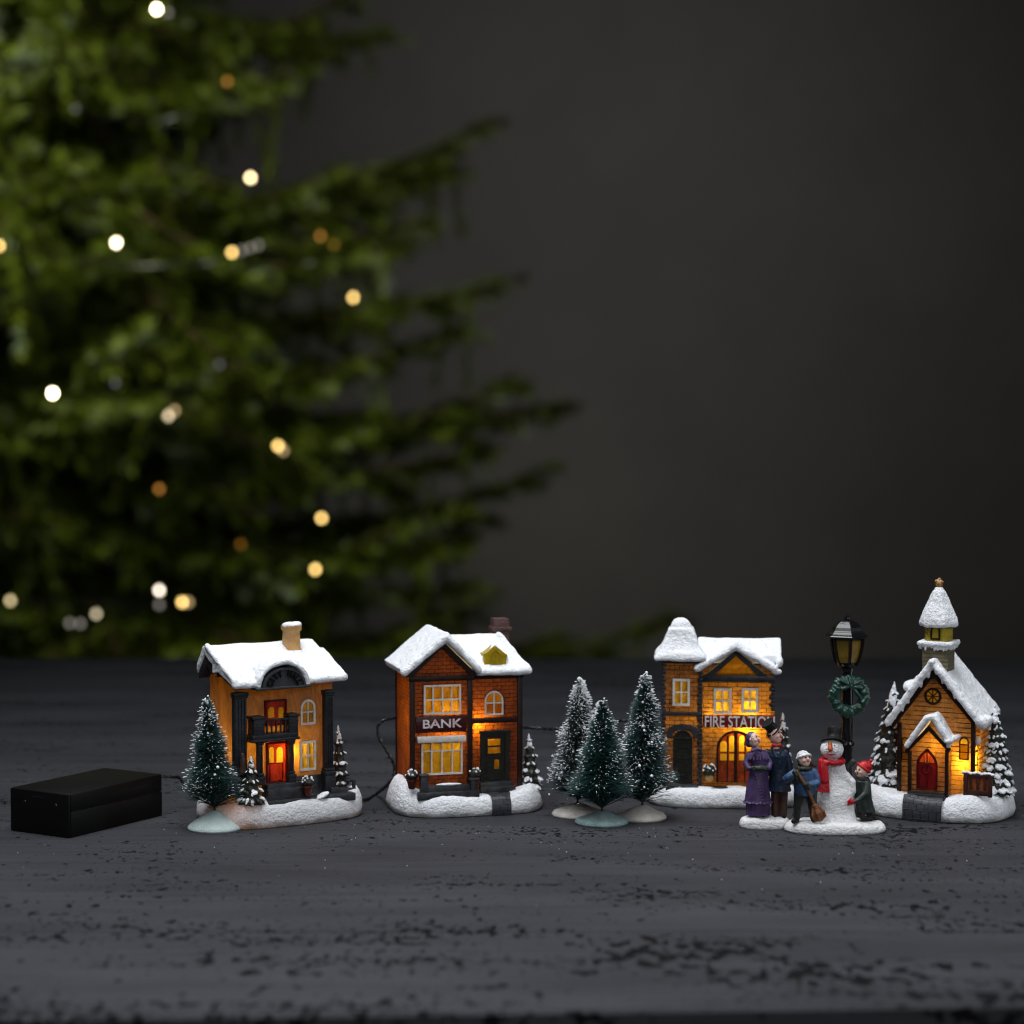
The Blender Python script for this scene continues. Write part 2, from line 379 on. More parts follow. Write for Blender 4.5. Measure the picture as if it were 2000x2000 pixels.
# ================================================================ christmas tree behind the table
def lit_needles():
    m, nt, p, out = new_mat('spruce_needles'); v = coords(nt)
    n = nd(nt, 'ShaderNodeTexNoise', Scale=9, Detail=4.0, Roughness=0.7); nt.links.new(v, n.inputs['Vector'])
    c = ramp(nt, n.outputs[0], [(0.36, (0.019, 0.027, 0.002)), (0.5, (0.064, 0.092, 0.005)), (0.59, (0.125, 0.17, 0.008)), (0.66, (0.20, 0.26, 0.17))])  # top grey-green stop: highlights and bluish undersides painted into the colour
    nt.links.new(c, p.inputs['Base Color']); p.inputs['Roughness'].default_value = 0.5; p.inputs['Specular IOR Level'].default_value = 0.18
    return m
TY = 300.0; TX = at_y(95, 1000, TY).x
tree = bpy.data.objects.new('christmas_tree', None); COL.objects.link(tree); tree.location = (TX * S, TY * S, -75 * S)
tag(tree, 'large green spruce christmas tree blurred behind the table on the left', 'christmas tree')
BARK = paint('spruce_bark', (0.06, 0.03, 0.015), None, 0.8, nscale=40)
random.seed(11)
MB().tube([(0, 0, 0), (1, 0, 80), (0, 1, 160), (0, 0, 236)], [6, 4.5, 2.6, 0.6], 12).build('trunk', BARK, tree)
nb = MB(); wood = MB()
def shoot(a, b, dens=7.5, nl=2.7):
    """one twig covered with needles"""
    a = Vector(a); b = Vector(b); L = (b - a).length; d = (b - a).normalized()
    wood.tube([a, b], [0.22, 0.09], 3, cap=False)
    s1 = d.orthogonal().normalized(); s2 = d.cross(s1)
    for k in range(int(L * dens)):
        t = random.random(); p = a.lerp(b, t); an = random.uniform(0, 2 * pi)
        o = s1 * cos(an) + s2 * sin(an); l = nl * random.uniform(.7, 1.15) * (1 - .2 * t)
        q = p + o * l * 0.85 + d * l * 0.6; wv = d.cross(o) * 0.17
        nb._add([p - wv, p + wv, q + wv * .5, q - wv * .5], [(0, 1, 2, 3)])
def bough(p0, p1, sag=6.0, side=0.42, flat=None, n=None):
    p0 = Vector(p0); p1 = Vector(p1); L = (p1 - p0).length
    def P(t): return p0.lerp(p1, t) + Vector((0, 0, -sag * 4 * t * (1 - t)))
    wood.tube([P(k / 6) for k in range(7)], [1.1 * (1 - k / 7.5) for k in range(7)], 5, cap=False)
    n = n or int(L / 3.0); d = (p1 - p0).normalized(); s = d.cross(Vector((0, 0, 1))).normalized()
    for k in range(n):
        t = 0.18 + 0.82 * (k + random.random() * .6) / n; base = P(t); ln = (L * side * (1.05 - t) + 5.0) * random.uniform(.7, 1.15)
        sgn = 1 if k % 2 else -1
        dirv = (d * random.uniform(.6, 1.0) + s * sgn * random.uniform(.5, .95) + Vector((0, 0, random.uniform(-.35, .12)))).normalized()
        tip = base + dirv * ln
        shoot(base, tip)
        if ln > 11:
            for j in range(3):
                m_ = base.lerp(tip, .35 + .2 * j); d2 = (dirv + s * random.uniform(-.8, .8) + Vector((0, 0, random.uniform(-.5, .1)))).normalized()
                shoot(m_, m_ + d2 * ln * .38)
    for k in range(int(L / (6.5 if side > .3 else 12))):      # short twigs hanging under the bough
        b_ = P(.25 + .7 * random.random()); shoot(b_, b_ + Vector((random.uniform(-4, 4), random.uniform(-4, 4), -random.uniform(8, 20))))
    for k in range(5): shoot(P(.5 + k * .1), P(.6 + k * .1))
def loc(px, py, dy=0.0):
    p = at_y(px, py, TY + dy); return Vector((p.x - TX, dy, p.z + 75))
# boughs whose tips show against the wall
tips = [(690, -20, 0), (600, 110, -10), (965, 232, 10), (885, 325, 5), (845, 425, -5), (800, 470, -25), (985, 545, 0), (905, 640, -15), (1112, 788, 5), (1010, 742, -18),
        (1068, 915, 10), (955, 870, -12), (960, 1005, 0), (880, 985, -25), (905, 1060, -30), (945, 1140, 0), (930, 1180, 6), (845, 1200, -25), (1090, 1240, 4), (1325, 1200, 12), (760, 60, 60), (900, 1290, 10), (1190, 1300, 20)]
for (px, py, dy) in tips:
    tip = loc(px, py, dy); z0 = min(228, tip.z + random.uniform(-18, 4)); st = Vector((tip.x * .12, dy * .1, z0))
    bough(st, tip, sag=random.uniform(3, 8), side=0.24)
# the rest of the crown
lev = 28
for i in range(lev):
    z = 20 + i * 7.6; R = max(5, 92 * (1 - (z - 20) / 330) * random.uniform(.85, 1.0))
    if z > 175: R = max(4, (236 - z) * 0.9)
    m_ = 7 if z < 170 else 5
    for k in range(m_):
        an = -pi + 2 * pi * (k + random.uniform(-.3, .3) + .5 * (i % 2)) / m_
        if sin(an) > 0.5 and random.random() < .6: continue
        r = R * random.uniform(.72, 1.0)
        if cos(an) > 0.75: r *= .86
        bough((0, 0, z + 8), (r * cos(an), r * sin(an), z + random.uniform(-34, 16)), sag=random.uniform(2, 9))
nb.build('needles', lit_needles(), tree, smooth=False)
wood.build('branches', BARK, tree, smooth=False)
# string of lights hung in the tree; reflected glints added as dim glowing balls
W_, Y_, C_, O_ = ((1, .86, .6), 30), ((1, .66, .2), 8.0), ((1, .8, .5), 3.6), ((1, .42, .08), 1.3)
GLINT_, WARM_GLINT_, H_ = ((1, .9, .8), .6), ((1, .7, .35), 1.6), ((.9, .95, 1), .25)  # faint reflection glints, added as dim emitters beside the real lights
bulbs_and_glints = [(306, 18, W_), (489, 347, ((1, .8, .42), 13)), (227, 474, ((1, .85, .55), 20)), (453, 493, Y_), (690, 581, Y_), (103, 768, W_), (329, 812, C_), (543, 871, Y_), (311, 955, O_), (628, 1012, Y_),
         (616, 1112, Y_), (311, 1153, ((1, .86, .68), 8.5)), (356, 1176, Y_), (20, 1173, ((1, .8, .42), 3.2)), (188, 1199, ((1, .85, .55), 2.4)), (444, 159, O_), (626, 461, O_), (470, 1063, ((1, .4, .05), .5)), (-2, 480, Y_),
         (328, 25, GLINT_), (341, 802, WARM_GLINT_), (553, 880, WARM_GLINT_), (311, 1181, GLINT_), (136, 1217, GLINT_), (157, 1218, GLINT_), (368, 1176, WARM_GLINT_), (652, 478, ((1, .5, .08), .5)), (473, 489, GLINT_), (489, 484, GLINT_), (505, 479, GLINT_), (225, 748, H_), (429, 712, H_), (147, 212, H_)]
string = bpy.data.objects.new('string_lights', None); COL.objects.link(string); string.location = tree.location
tag(string, 'string of warm fairy lights with added glints, hung in the christmas tree', 'string lights')
pts = []; cache = {}
for (px, py, (c, st)) in bulbs_and_glints:
    front = -sqrt(max(0, 1 - ((px - 95) / 900) ** 2)) * 88 * (0.62 + 0.38 * min(1, py / 900)) - 4
    p = loc(px, py, front); pts.append(p)
    k = (c, st)
    if k not in cache: cache[k] = emit('bulb_or_glint_glow', c, st)
    MB().ell((0, 0, 0), (0.34, 0.34, 0.42), sub=2).build('bulb_or_glint', cache[k], string).location = p * S
pts.sort(key=lambda p: -p.z); path = []
for a, b in zip(pts, pts[1:]):
    for k in range(8):
        t = k / 8; p = a.lerp(b, t); p.z -= 8 * t * (1 - t); p.y += 14 * sin(pi * t) + .5; path.append(p)
MB().tube(path, 0.12, 5).build('cable', M['wire'], string)
# ================================================================ shared village builders
def snow_base(P, hx, hy, h, drifts=(), n=3.2, mat=None, name='snow_base', rim=0.3, seed=0):
    """cast snowy base: rounded oblong with an uneven top"""
    mb = MB(); seg = 96; rings = []
    def top(x, y):
        z = h + 0.10 * noise.noise((x * .9 + seed, y * .9, 3)) + 0.05 * noise.noise((x * 2.6, y * 2.6 + seed, 9))
        for (cx, cy, r, a) in drifts: z += a * math.exp(-((x-cx)**2 + (y-cy)**2) / r**2)
        return z
    prof = [(0.965, 0.0), (0.995, 0.06), (1.012, .25), (1.0, .55), (.972, .78), (.93, .92), (.87, 1.0), (.78, 1.0), (.66, 1), (.5, 1), (.33, 1), (.15, 1)]
    for j, (k, zz) in enumerate(prof):
        row = []
        for i in range(seg):
            a = 2*pi*i/seg; c_, s_ = cos(a), sin(a)
            R = (abs(c_)**n + abs(s_)**n) ** (-1/n); wob = 1 + 0.025 * noise.noise((c_ * 2 + seed, s_ * 2, 1.7)) + (0.018 * noise.noise((c_ * 7, s_ * 7 + seed, zz * 3)) if j > 1 else 0)
            x = hx * R * c_ * k * wob; y = hy * R * s_ * k * wob
            row.append(mb.bm.verts.new((x, y, (top(x, y) if j > 1 else h) * zz)))
        rings.append(row)
    for A, B in zip(rings, rings[1:]):
        for i in range(seg): mb.bm.faces.new((A[i], A[(i+1) % seg], B[(i+1) % seg], B[i]))
    c = mb.bm.verts.new((0, 0, top(0, 0)))
    for i in range(seg): mb.bm.faces.new((rings[-1][i], rings[-1][(i+1) % seg], c))
    mb.bm.faces.new(rings[0][::-1])
    P.top = top
    return mb.build(name, mat or M['snow_base'], P.e, angle=180)

def rect(a, b): return [(a[0], a[1]), (b[0], a[1]), (b[0], b[1]), (a[0], b[1])]
def arch_pts(x0, x1, z0, z1, n=10):
    r = (x1 - x0) / 2; cx = (x0 + x1) / 2; rz = min(r * 1.05, (z1 - z0) * .6)
    return [(x0, z0), (x1, z0)] + [(cx + r * cos(pi * k / n), z1 - rz + rz * sin(pi * k / n)) for k in range(n + 1)]
def ring_strip(mb, outer, inner, y0, y1):
    n = len(outer)
    vo = [mb.bm.verts.new((a, y0, b)) for a, b in outer]; vi = [mb.bm.verts.new((a, y0, b)) for a, b in inner]
    wo = [mb.bm.verts.new((a, y1, b)) for a, b in outer]; wi = [mb.bm.verts.new((a, y1, b)) for a, b in inner]
    for i in range(n):
        j = (i+1) % n
        for q4 in ((vo[i], vo[j], vi[j], vi[i]), (wo[i], wo[j], wi[j], wi[i]), (vo[i], vo[j], wo[j], wo[i]), (vi[i], vi[j], wi[j], wi[i])):
            mb.bm.faces.new(q4)
def window(P, X0, Y0, X1, Y1, y, cols, rows, pane, holes, arched=False, fw=0.11, frame='white', rowsplit=None, mw=0.07, proud=0.09):
    (x0, z1), (x1, z0) = P.q(X0, Y0, y), P.q(X1, Y1, y)
    mk = (lambda k: arch_pts(x0 + k, x1 - k, z0 + k, z1 - k)) if arched else (lambda k: rect((x0 + k, z0 + k), (x1 - k, z1 - k)))
    holes.append(mk(fw * .6))
    mb = MB(); ring_strip(mb, mk(0), mk(fw), y - proud, y + 0.03)
    for c in range(1, cols):
        x = x0 + (x1 - x0) * c / cols; top = z1 - fw * .5
        mb.box((x - mw/2, y - proud * .8, z0 + fw * .5), (x + mw/2, y + 0.02, top))
    rs = rowsplit or [r / rows for r in range(1, rows)]
    for r in rs:
        z = z0 + (z1 - z0) * r; mb.box((x0 + fw * .5, y - proud * .78, z - mw/2), (x1 - fw * .5, y + 0.018, z + mw/2))
    fr = mb.build('window', M[frame], P.e, angle=30)
    # panes puff out a little between the bars, as cast
    mb = MB(); xs = [x0 + fw * .6] + [x0 + (x1-x0) * c / cols for c in range(1, cols)] + [x1 - fw * .6]
    zs = [z0 + fw * .6] + [z0 + (z1-z0) * r for r in rs] + [z1 - fw * .6]
    if arched: outline = mk(fw * .5); mb.sheet(outline, [], y + .01); mb.uv = None; 
    for a, b in zip(xs, xs[1:]):
        for c, d in zip(zs, zs[1:]):
            if arched and d == zs[-1]: continue
            g = 4; V = [[mb.bm.verts.new((a + (b-a) * i/g, y + .012 - .05 * sin(pi*i/g)**.5 * sin(pi*j/g)**.5 if 0 < i < g and 0 < j < g else y + .012, c + (d-c) * j/g)) for j in range(g+1)] for i in range(g+1)]
            for i in range(g):
                for j in range(g): mb.bm.faces.new((V[i][j], V[i+1][j], V[i+1][j+1], V[i][j+1]))
    mb.build('pane', M[pane], fr, angle=180)
    return (x0, z0, x1, z1)

M['pane'] = glow_paint('amber_pane', (0.36, 0.25, 0.012), (0.95, 0.52, 0.03), 0.6, swirl=0.35, rough=0.3)
M['pane_orange'] = glow_paint('orange_pane', (0.34, 0.19, 0.010), (0.95, 0.40, 0.02), 0.6, swirl=0.4, rough=0.3)
M['yellow'] = glow_paint('yellow_resin', (0.50, 0.40, 0.018), (0.9, 0.6, 0.03), 0.4, swirl=0.35, rough=0.35)

def resin_pine(P, base, h, r, seed, lean=(0, 0), tiers=6, white=1.0, name='pine_tree', flat=1.0, dense=1.0):
    """little moulded fir with blobs of snow on the branch ends"""
    random.seed(seed); mb = MB(); sn = MB(); b = Vector(base)
    ax = lambda t: b + Vector((lean[0] * t, lean[1] * t, h * t))
    mb.tube([ax(0), ax(.3), ax(.7), ax(.97)], [r * .5, r * .62, r * .32, r * .05], 8)
    for k in range(tiers):
        t = 0.10 + 0.78 * k / (tiers - 1); rr = r * (1.0 - t) ** 0.85 + r * .07; n = max(4, int((9 * (1 - t) + 3) * dense))
        for j in range(n):
            a = 2*pi*(j + .5 * (k % 2)) / n + random.uniform(-.2, .2); R = rr * random.uniform(.8, 1.05)
            o = Vector((cos(a), sin(a) * flat, 0)); c = ax(t) + o * R * .62
            dn = Vector((o.x, o.y, -0.75)).normalized(); rot = dn.to_track_quat('Z', 'Y').to_matrix()
            mb.ell(c, (R * .30 / dense + .04, R * .22 + .03, R * .5 + .05), rot, 1)
            if random.random() < .86 * white:
                up_ = (o * .75 + Vector((0, 0, .7))).normalized(); tip = c + dn * R * random.uniform(.0, .3) + up_ * (R * .2 + .015)
                w_ = (R * .15 + .03) * random.uniform(.5, 1.35)
                sn.ell(tip, (w_ * random.uniform(.7, 1.5), w_ * .55, R * random.uniform(.18, .38) + .03), rot, 2)
                if random.random() < .5: t2 = tip + Vector((random.uniform(-1, 1), 0, random.uniform(-1, .4))) * R * .3; sn.ell(t2, (w_ * .6, w_ * .45, w_ * 1.1), rot, 2)
    sn.limb([ax(.80) + Vector((.03, -r * .12, 0)), ax(.9), ax(.985)], [r * .19, r * .15, .035], 8)
    for k in range(4): a = 2*pi*k/4 + .6; o = Vector((cos(a), sin(a), 0)); sn.limb([ax(.86) + o * r * .06, ax(.80) + o * r * .16, ax(.74) + o * r * .24], [r * .1, r * .1, r * .05], 6)
    f = mb.build(name, M['pine'], P.e, remesh=0.035, lump=0.06, lsize=0.15)
    sn.build('snow', M['snow'], f, remesh=0.026, lump=0.11, lsize=0.16, smooth_it=2)
    return f
def snowy_bush(P, c, r, pot=None, seed=1):
    random.seed(seed); mb = MB(); sn = MB(); c = Vector(c)
    mb.ell(c, (r, r, r * .85))
    for k in range(26):
        d = Vector((random.gauss(0, 1), random.gauss(0, 1), random.gauss(.3, .8))).normalized()
        mb.ell(c + d * r * .9, r * .22, None, 1)
        if d.z > .05: sn.ell(c + d * r * .98 + Vector((0, 0, r * .08)), r * random.uniform(.17, .27), None, 1)
    f = mb.build('bush', M['pine'], P.e, remesh=0.03)
    sn.build('snow', M['snow'], f, remesh=0.022)
    if pot:
        MB().lathe([(r * .45, 0), (r * .55, .06), (r * .8, pot * .8), (r * .9, pot * .82), (r * .9, pot)], (c.x, c.y, c.z - r * .5 - pot), 20).build('plant_pot', M['pot'], P.e)
M['pot'] = paint('red_brown_pot', (0.11, 0.02, 0.012), (0.05, 0.01, 0.008), 0.4)

def column(P, X0, Y0, X1, Y1, y, depth=0.4, name='column', ped=0.0, ribs=4):
    (x0, z1), (x1, z0) = P.q(X0, Y0, y), P.q(X1, Y1, y); w_ = x1 - x0; mb = MB()
    cap = 0.28
    mb.box((x0 + .07, y + .04, z0), (x1 - .07, y + depth, z1), .02)
    for k in range(ribs):
        a = x0 + .07 + (w_ - .14) * (k + .25) / ribs; mb.box((a, y - .015, z0 + ped + .25), (a + (w_ - .14) / ribs * .5, y + .06, z1 - cap - .08), .01)
    mb.box((x0 + .03, y - .02, z1 - cap), (x1 - .03, y + depth, z1 - cap + .1), .02); mb.box((x0, y - .06, z1 - cap + .1), (x1, y + depth, z1), .03)
    mb.box((x0 + .02, y - .03, z0 + ped + .1), (x1 - .02, y + depth, z0 + ped + .22), .02)
    if ped: mb.box((x0, y - .08, z0), (x1, y + depth, z0 + ped), .03); mb.box((x0 - .03, y - .11, z0 + ped - .1), (x1 + .03, y + depth, z0 + ped + .08), .025)
    return mb.build(name, M['char'], P.e, angle=30)

# ================================================================ CITY HALL
P = Place('model_house', -11.75, 2.75, 32, (340, 1190, 4.2), 'small lit city hall with tan walls, charcoal columns and a red door', 'model house', 'lit village buildings')
CH = P
M['ch_wall'] = glow_paint('ochre_wall', (0.42, 0.235, 0.10), (1.0, 0.40, 0.035), 0.45, swirl=0.5, streak=(1, 1, .4))
M['ch_door'] = glow_paint('red_door_resin', (0.13, 0.014, 0.014), (0.75, 0.055, 0.010), 0.45, swirl=0.45)
base = snow_base(P, 4.05, 2.85, 1.2, [(3.6, -1.6, .7, .45), (-2.5, -1.8, 1.0, .1)], seed=2, mat=M['snow_base_glow'])
lamp(P, (-2.9, -1.6, .65), .0010, r=.2)  # lamp added inside the hollow base for its orange side glow
yf = -1.35; yl, yr = P.q(490, 680, yf), P.q(1315, 680, yf)
XL, XR, YB = yl[0] + .12, yr[0] - .12, 1.75
zt = P.q(900, 660, yf)[1]; holes = []
window(P, 1033, 742, 1155, 940, yf, 2, 2, 'pane', holes, arched=True)
window(P, 1028, 1085, 1160, 1315, yf, 2, 2, 'pane', holes)
# upper red double door
def red_door(X0, Y0, X1, Y1, y, panes, panel=None, name='door'):
    (x0, z1), (x1, z0) = P.q(X0, Y0, y), P.q(X1, Y1, y); hs = []
    for (a, b, c, d) in panes:
        (u0, v1), (u1, v0) = P.q(a, b, y), P.q(c, d, y); hs.append(arch_pts(u0, u1, v0, v1, 8))
    holes.append(rect((x0 + .02, z0 + .02), (x1 - .02, z1 - .02)))
    mb = MB(); mb.sheet(rect((x0, z0), (x1, z1)), hs, y - .1)
    for a, b in (((x0, z0), (x0 + .07, z1)), ((x1 - .07, z0), (x1, z1)), ((x0 + .07, z1 - .08), (x1 - .07, z1))): mb.box((a[0], y - .17, a[1]), (b[0], y + .03, b[1]))
    if panel:
        (u0, v1), (u1, v0) = P.q(*panel[:2], y), P.q(*panel[2:], y)
        ring_strip(mb, rect((u0, v0), (u1, v1)), rect((u0 + .05, v0 + .05), (u1 - .05, v1 - .05)), y - .14, y - .1)
    d_ = mb.build(name, M['ch_door'], P.e, smooth=False)
    pm = MB()
    for h in hs: pm.sheet(h, [], y - .085)
    pm.build('pane', M['pane'], d_)
red_door(738, 748, 915, 945, yf, [(765, 800, 815, 885), (848, 800, 892, 885)])
red_door(750, 1095, 925, 1425, yf, [(770, 1130, 812, 1255), (832, 1130, 886, 1255)], panel=(775, 1262, 885, 1405))
z0w = 1.0
mb = MB(); mb.sheet([(XL, z0w), (XR, z0w), (XR, zt + .3), (XL, zt + .3)], holes, yf)
zr = P.q(235, 300, 1.3)[1]
mb.sheet([(yf, z0w), (YB, z0w), (YB, zt + .9), (1.25, zr - .5), (yf, zt + .2)], [], XL, 'x')
mb.sheet([(yf, z0w), (YB, z0w), (YB, zt + .9), (1.25, zr - .5), (yf, zt + .2)], [], XR, 'x')
mb.sheet([(XL, z0w), (XR, z0w), (XR, zt + .9), (XL, zt + .9)], [], YB)
mb.build('wall', M['ch_wall'], P.e, smooth=False)
column(P, 490, 690, 614, 1500, yf - .42, .42, ped=.7); column(P, 1234, 668, 1322, 1490, yf - .42, .42, ped=.95)
# plinth and steps
mb = MB()
xa, za = P.q(1000, 1370, yf); xb = P.q(1240, 1370, yf)[0]
mb.box((xa - .1, yf - .12, 1.0), (xb + .25, yf + .1, za), .03); mb.box((XL, yf - .12, 1.0), (P.q(680, 1300, yf)[0], yf + .1, za - .1), .03)
mb.build('plinth', M['stone'], P.e)
s0, s1 = P.q(745, 1430, yf - .3), P.q(1030, 1440, yf - .3); mb = MB()
mb.box((s0[0] - .05, yf - .75, .9), (s1[0], yf, s0[1]), .04); mb.box((s0[0] - .15, yf - 1.0, .9), (s1[0] + .2, yf - .7, s0[1] - .22), .04); mb.box((s0[0] - .22, yf - 1.2, .9), (s1[0] + 2.7, yf - .4, 1.28), .05)
mb.build('steps', M['stone'], P.e)
# porch: balcony on two fluted pillars
yb = yf - .75
a, b = P.q(640, 895, yb), P.q(1035, 1065, yb); mb = MB()
mb.box((a[0] - .02, yb, b[1]), (b[0], yf + .02, b[1] + .13), .03); mb.box((a[0] + .06, yb + .06, b[1] + .13), (b[0] - .06, yf + .02, b[1] + .36), .02)
pw = P.q(742, 0, yb)[0]; pe = P.q(945, 0, yb)[0]
mb.box((a[0] + .12, yb + .05, b[1] + .34), (pw, yf, a[1]), .03); mb.box((pe, yb + .05, b[1] + .34), (b[0] - .08, yf, a[1]), .03)
mb.box((a[0] + .05, yb, a[1] - .1), (pw + .03, yf, a[1] + .03), .02); mb.box((pe - .02, yb, a[1] - .1), (b[0], yf, a[1] + .03), .02)
mb.box((pw, yb + .1, a[1] - .24), (pe, yb + .24, a[1] - .13), .01)
for k in range(5): x = pw + (pe - pw) * (k + .7) / 5.4; mb.box((x - .035, yb + .12, b[1] + .33), (x + .035, yb + .2, a[1] - .2))
mb.build('balcony', M['char'], P.e, angle=30)
column(P, 680, 1068, 742, 1440, yb + .12, .3, 'pillar', ped=.35, ribs=3); column(P, 940, 1068, 996, 1420, yb + .12, .3, 'pillar', ped=.35, ribs=3)
# pediment with lettering
yp = -2.46
cx, cz0 = P.q(905, 640, yp); top = P.q(905, 480, yp)[1]; r = P.q(1080, 640, yp)[0] - cx
mb = MB(); mb.prism([(cx + r * cos(pi * k / 20), cz0 + (top - cz0) * sin(pi * k / 20)) for k in range(21)], yp, yp + .9)
ring_strip(mb, [(cx + r * 1.0 * cos(pi * k / 20), cz0 + (top - cz0) * sin(pi * k / 20)) for k in range(21)] , [(cx + r * .9 * cos(pi * k / 20), cz0 + (top - cz0) * .9 * sin(pi * k / 20)) for k in range(21)], yp - .07, yp)
e0, e1 = P.q(672, 655, yp), P.q(1118, 655, yp); mb.box((e0[0], yp - .1, e0[1] - .1), (e1[0], yp + .9, cz0 + .06), .04)
ped = mb.build('pediment', M['char'], P.e, angle=35)
lt = MB(); word = 'CITY HALL'; nL = len(word)
for k, ch in enumerate(word):
    if ch == ' ': continue
    an = radians(163 - 146 * k / (nL - 1)); R_ = .72
    lt.text(ch, cx + r * R_ * cos(an), cz0 + (top - cz0) * R_ * sin(an) + .02, .21 if ch != 'I' else .07, .32, yp - .07, .06, an - pi / 2, 0.02)
M['letter_dark'] = paint('black_lettering', (0.004, 0.004, 0.004), (0.003, 0.003, 0.003), 0.3, bdist=0)
M['pediment'] = paint('pediment_paint', (0.036, 0.039, 0.047), (0.024, 0.026, 0.03), 0.5, bdist=.02)
ped.data.materials[0] = M['pediment']; lt.build('lettering', M['letter_dark'], ped, smooth=False)
# roof
ye = -2.25; L0, L1 = P.q(488, 660, ye), P.q(1412, 615, ye); RG = P.q(240, 285, 1.0); RR = P.q(1160, 250, 1.0)
mb = MB(); th = .42; zr_ = RG[1] - .12; ze = L0[1] + .06
prof = [(ye, ze), (ye + .02, ze + .36), (-.4, ze + .36 + (zr_ - ze - .36) * .56), (1.05, zr_), (1.5, zr_ - .02), (2.25, zr_ - 1.0), (2.2, zr_ - 1.5), (1.3, zr_ - .5), (-.4, ze + (zr_ - ze - .36) * .45), ]
mb.prism(prof, L0[0] + .02, RR[0] - .1, 'x')
prof2 = [(ye, ze), (ye + .02, ze + .36), (-.4, ze + .4 + (zr_ - ze - .36) * .56), (.25, ze + .4 + (zr_ - ze - .36) * .73), (.3, zr_ - 1.3), (-.4, ze + (zr_ - ze - .36) * .42)]
mb.prism(prof2, L0[0], L1[0], 'x')
# snow hood over the pediment
for dy, rr_, gr_ in ((-.08, .15, .14), (.15, .19, .20), (.45, .14, .24), (.8, .1, .26)):
    edge_snow(mb, [(cx + (r + rr_) * cos(pi * k / 14), ye + dy, cz0 + .1 + (top - cz0 + rr_ + .02) * sin(pi * k / 14)) for k in range(15)], gr_, seed=int(dy * 10) + 3)
edge_snow(mb, [(L0[0] + .12, ye + .05, ze + .14), (cx - r - .3, ye + .05, ze + .12)], .2, seed=1); edge_snow(mb, [(cx + r + .25, ye + .05, ze + .14), (L1[0] - .1, ye + .05, ze + .15)], .2, seed=2)
edge_snow(mb, [(L0[0] + .1, ye + .05, ze + .3), (L0[0] + .1, -.4, ze + .3 + (zr_ - ze - .36) * .56), (L0[0] + .1, 1.05, zr_)], .15, seed=3)
rf = mb.build('roof', M['snow'], P.e, remesh=0.05, lump=0.10, lsize=0.9)
mb = MB(); x = L0[0] + .03; dz = -.25
mb.prism([(ye + .15, ze + dz + .15), (ye + .15, ze + .1), (-.5, ze + (zr_ - ze) * .5), (1.25, zr_ - .25), (1.9, zr_ - .8), (2.15, zr_ - 1.75), (1.75, zr_ - 1.65), (1.2, zr_ - .9), (.6, zr_ - 1.35), (.1, ze + (zr_ - ze) * .38), (-.1, ze + (zr_ - ze) * .18), (-.6, ze + (zr_ - ze) * .22)], x + .08, x + .55, 'x')
mb.build('roof_edge', M['char'], P.e, smooth=False)
c0, c1 = P.q(893, 370, .5), P.q(1030, 200, .5); mb = MB()
xm = (c0[0] + c1[0]) / 2; mb.lathe([(.95, -.1), (.68, .1), (.50, .32), (.45, 1.15), (.49, 1.19), (.55, 1.24), (.55, 1.45), (.3, 1.46)], (xm, .5, c0[1]), 4)
mb.xform(Matrix.Translation((xm, .5, 0)) @ Matrix.Rotation(pi / 4, 4, 'Z') @ Matrix.Translation((-xm, -.5, 0)))
chm = mb.build('chimney', M['ochre'], P.e, angle=60)
zt_ = c0[1] + 1.47; MB().ell((xm - .08, .5, zt_), (.40, .42, .17)).ell((xm + .25, .45, zt_ + .03), (.28, .36, .16)).build('snow', M['snow'], chm, remesh=.03, lump=.04, lsize=.3)
# pines, pot and bench on the base
x, z = P.q(640, 1540, -2.3); resin_pine(P, (x, -2.2, 1.15), P.q(620, 1205, -2.2)[1] - 1.15, .62, 4, tiers=5)
x, z = P.q(1350, 1420, -.9); resin_pine(P, (x + .1, -.9, 1.2), P.q(1340, 950, -.9)[1] - 1.2, .55, 8, lean=(-.12, 0), tiers=6)
mb = MB(); x, z = P.q(560, 1240, -1.95)
mb.limb([(x, -1.95, z - .6), (x + .02, -1.97, z), (x - .02, -2.0, z + .3)], [.16, .15, .09])
mb.build('statue', paint('brown_statue', (0.06, 0.035, 0.025), None, .4), P.e, remesh=.03)
x, z = P.q(1095, 1420, -2.45); snowy_bush(P, (x, -2.45, z), .30, pot=.5, seed=3)
mb = MB(); x0_, z0_ = P.q(1285, 1550, -2.0); x1_, z1_ = P.q(1490, 1440, -2.0)
mb.box((x0_, -2.1, 1.1), (x0_ + .5, -1.6, z1_ - .02), .03); mb.box((x0_ + .5, -1.95, 1.1), (x1_ + .05, -1.3, z1_ - .15), .04); mb.box((x1_ - .1, -1.9, 1.1), (x1_ + .05, -1.75, z1_ + .22)); mb.box((x1_ - .3, -1.7, z1_ + .08), (x1_ + .1, -1.1, z1_ + .22), .02)
mb.build('bench', M['stone'], P.e, angle=30)
MB().ell((P.q(1215, 1520, -2.5)[0], -2.5, 1.3), (.42, .25, .12), Matrix.Rotation(-.4, 3, 'Y')).build('snow_drift', M['snow'], P.e, remesh=.03, lump=.05, lsize=.2)
lx, lz = P.q(905, 1150, -.9); lamp(P, (lx + .05, -.90, lz), .0110)
lamp(P, (-1.9, -.5, 3.7), .0048); lamp(P, (.4, .3, 4.0), .0016)

